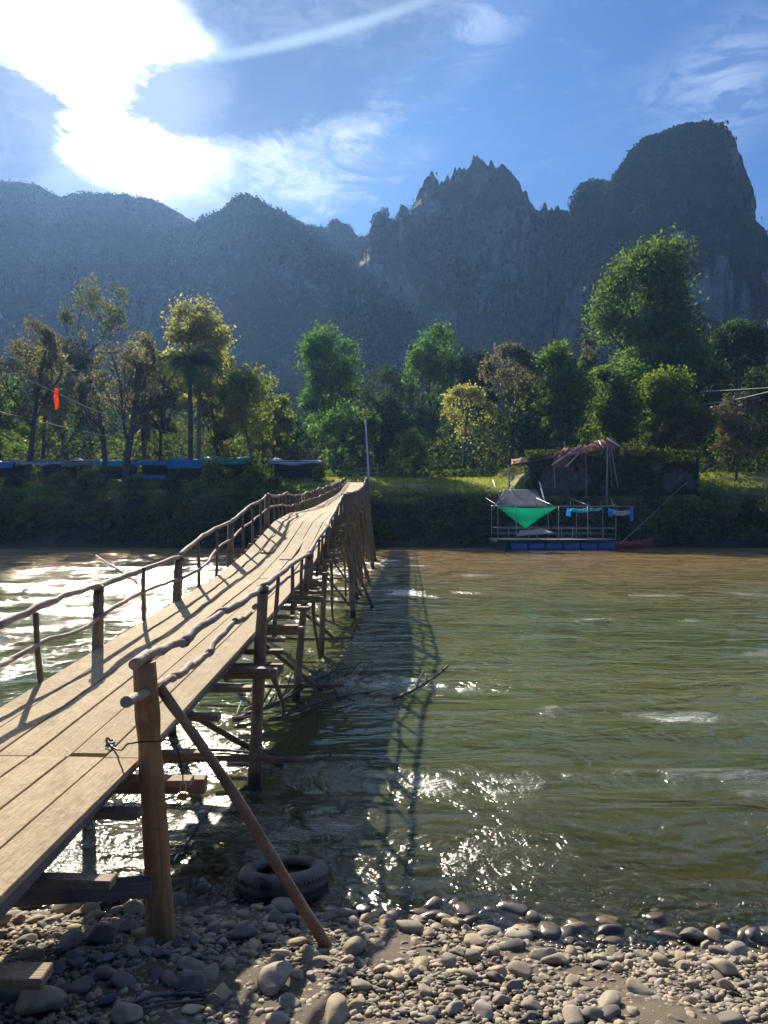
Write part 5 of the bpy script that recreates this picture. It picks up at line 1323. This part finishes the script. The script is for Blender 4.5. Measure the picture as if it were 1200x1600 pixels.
# white pole and pipe frame at the bridge end
p = P(577, 745, 64); pole = thing('lamp_pole', (p.x, 64, T(p.x, 64)), 'thin white leaning pole at the far end of the bridge', 'pole')
stick('shaft', (p.x, 64, T(p.x, 64)-.2), tuple(P(571, 655, 64)), .10, .065, M['whitepaint'], pole, seg=5, sides=10)
stick('arm', tuple(P(571, 657, 64)), tuple(P(567, 652, 63.6)), .035, .03, M['whitepaint'], pole, seg=2, sides=6)
fr = thing('pipe_barrier', P(573, 745, 66), 'low pale pipe barrier behind the white pole', 'barrier')
for py in (732, 739, 745): stick('rail', P(556, py, 66), P(590, py, 66), .03, .03, M['metal'], fr, seg=2, sides=6)
for px in (556, 573, 590):
    q = P(px, 730, 66); stick('upright', (q.x, 66, T(q.x, 66)-.1), (q.x, 66, q.z+(.4 if px == 590 else 0)), .035, .03, M['metal'], fr, seg=2, sides=6)

# ------------------------------------------------------------------ wires and ribbons
def wire(name, pts, r, mat, lab, sub=8):
    o = path_stick(name, pts, r, M[mat], None, sides=5, rj=0, sub=sub, wob=0); tag(o, lab, 'wire'); return o
wire('overhead_wire', [P(-120, 520, 36), P(0, 573, 38), P(88, 614, 41), P(150, 642, 46), P(215, 664, 54), P(300, 682, 62), P(400, 696, 66)], .028, 'wire', 'sagging wire with ribbons crossing above the left bank')
wire('overhead_wire', [P(-60, 628, 44), P(60, 658, 50), P(180, 684, 58), P(240, 694, 62)], .016, 'wire', 'fainter lower wire on the left, under the ribboned one')
wire('overhead_wire', [P(108, 668, 56), P(122, 680, 56), P(138, 692, 57)], .03, 'rope', 'short pale rope end hanging among the left trees')
wire('overhead_wire', [P(1095, 612, 66), P(1150, 609, 60), P(1290, 600, 50)], .035, 'rope', 'upper pale wire at the right edge')
wire('overhead_wire', [P(1095, 633, 66), P(1150, 624, 60), P(1210, 610, 55), P(1290, 590, 48)], .045, 'rope', 'lower pale wire at the right edge, rising outward')
wire('mooring_rope', [P(1112, 722, 64), P(1060, 765, 60), P(1015, 808, 57), P(968, 850, 53.5)], .03, 'rope', 'mooring rope slanting from the bank down to the red canoe')
def ribbon(px, y0, y1, w_, d, mat, lab):
    a = P(px, y0, d); h = (y1-y0)/F*d; W = w_/F*d; root = None; V = []; Fc = []; n = 12
    for i in range(n+1):
        t = i/n; wd = W*(.35+.65*math.sin(math.pi*min(t*.75+.15, 1)))*(1-.6*max(0, t-.8)*5*.5)
        for s in (-1, -.33, .33, 1):
            V.append((s*wd/2+.06*W*math.sin(t*9), .18*W*math.sin(s*3+t*7), -h*t))
    for i in range(n):
        for k in range(3): q = i*4+k; Fc.append((q, q+1, q+5, q+4))
    me = bpy.data.meshes.new('ribbon'); me.from_pydata(V, [], Fc)
    o = link('ribbon', me, M[mat], None, a); md = o.modifiers.new('thickness', 'SOLIDIFY'); md.thickness = .01
    tag(o, lab, 'ribbon')
ribbon(88, 606, 640, 7.5, 41, 'orange', 'orange cloth ribbon hanging from the sagging wire')
ribbon(237, 671, 700, 4.5, 56.5, 'yellow', 'narrow yellow ribbon hanging from the wire by the palm')

# ------------------------------------------------------------------ air
def haze():
    bm = bmesh.new(); bmesh.ops.create_cube(bm, size=1)
    bmesh.ops.scale(bm, vec=(9000, 9000, 450), verts=bm.verts); me = bpy.data.meshes.new('haze'); bm.to_mesh(me); bm.free()
    m, w = mat_new('haze_air')
    v = w.n('ShaderNodeVolumePrincipled'); v.inputs['Color'].default_value = (.28, .52, 1.0, 1); v.inputs['Density'].default_value = .00020; v.inputs['Anisotropy'].default_value = .44
    out = w.n('ShaderNodeOutputMaterial'); w.t.links.new(v.outputs[0], out.inputs['Volume'])
    o = link('haze', me, m, None, (0, 0, 222)); tag(o, 'thin bluish haze over the valley', kind='stuff'); return o
haze()
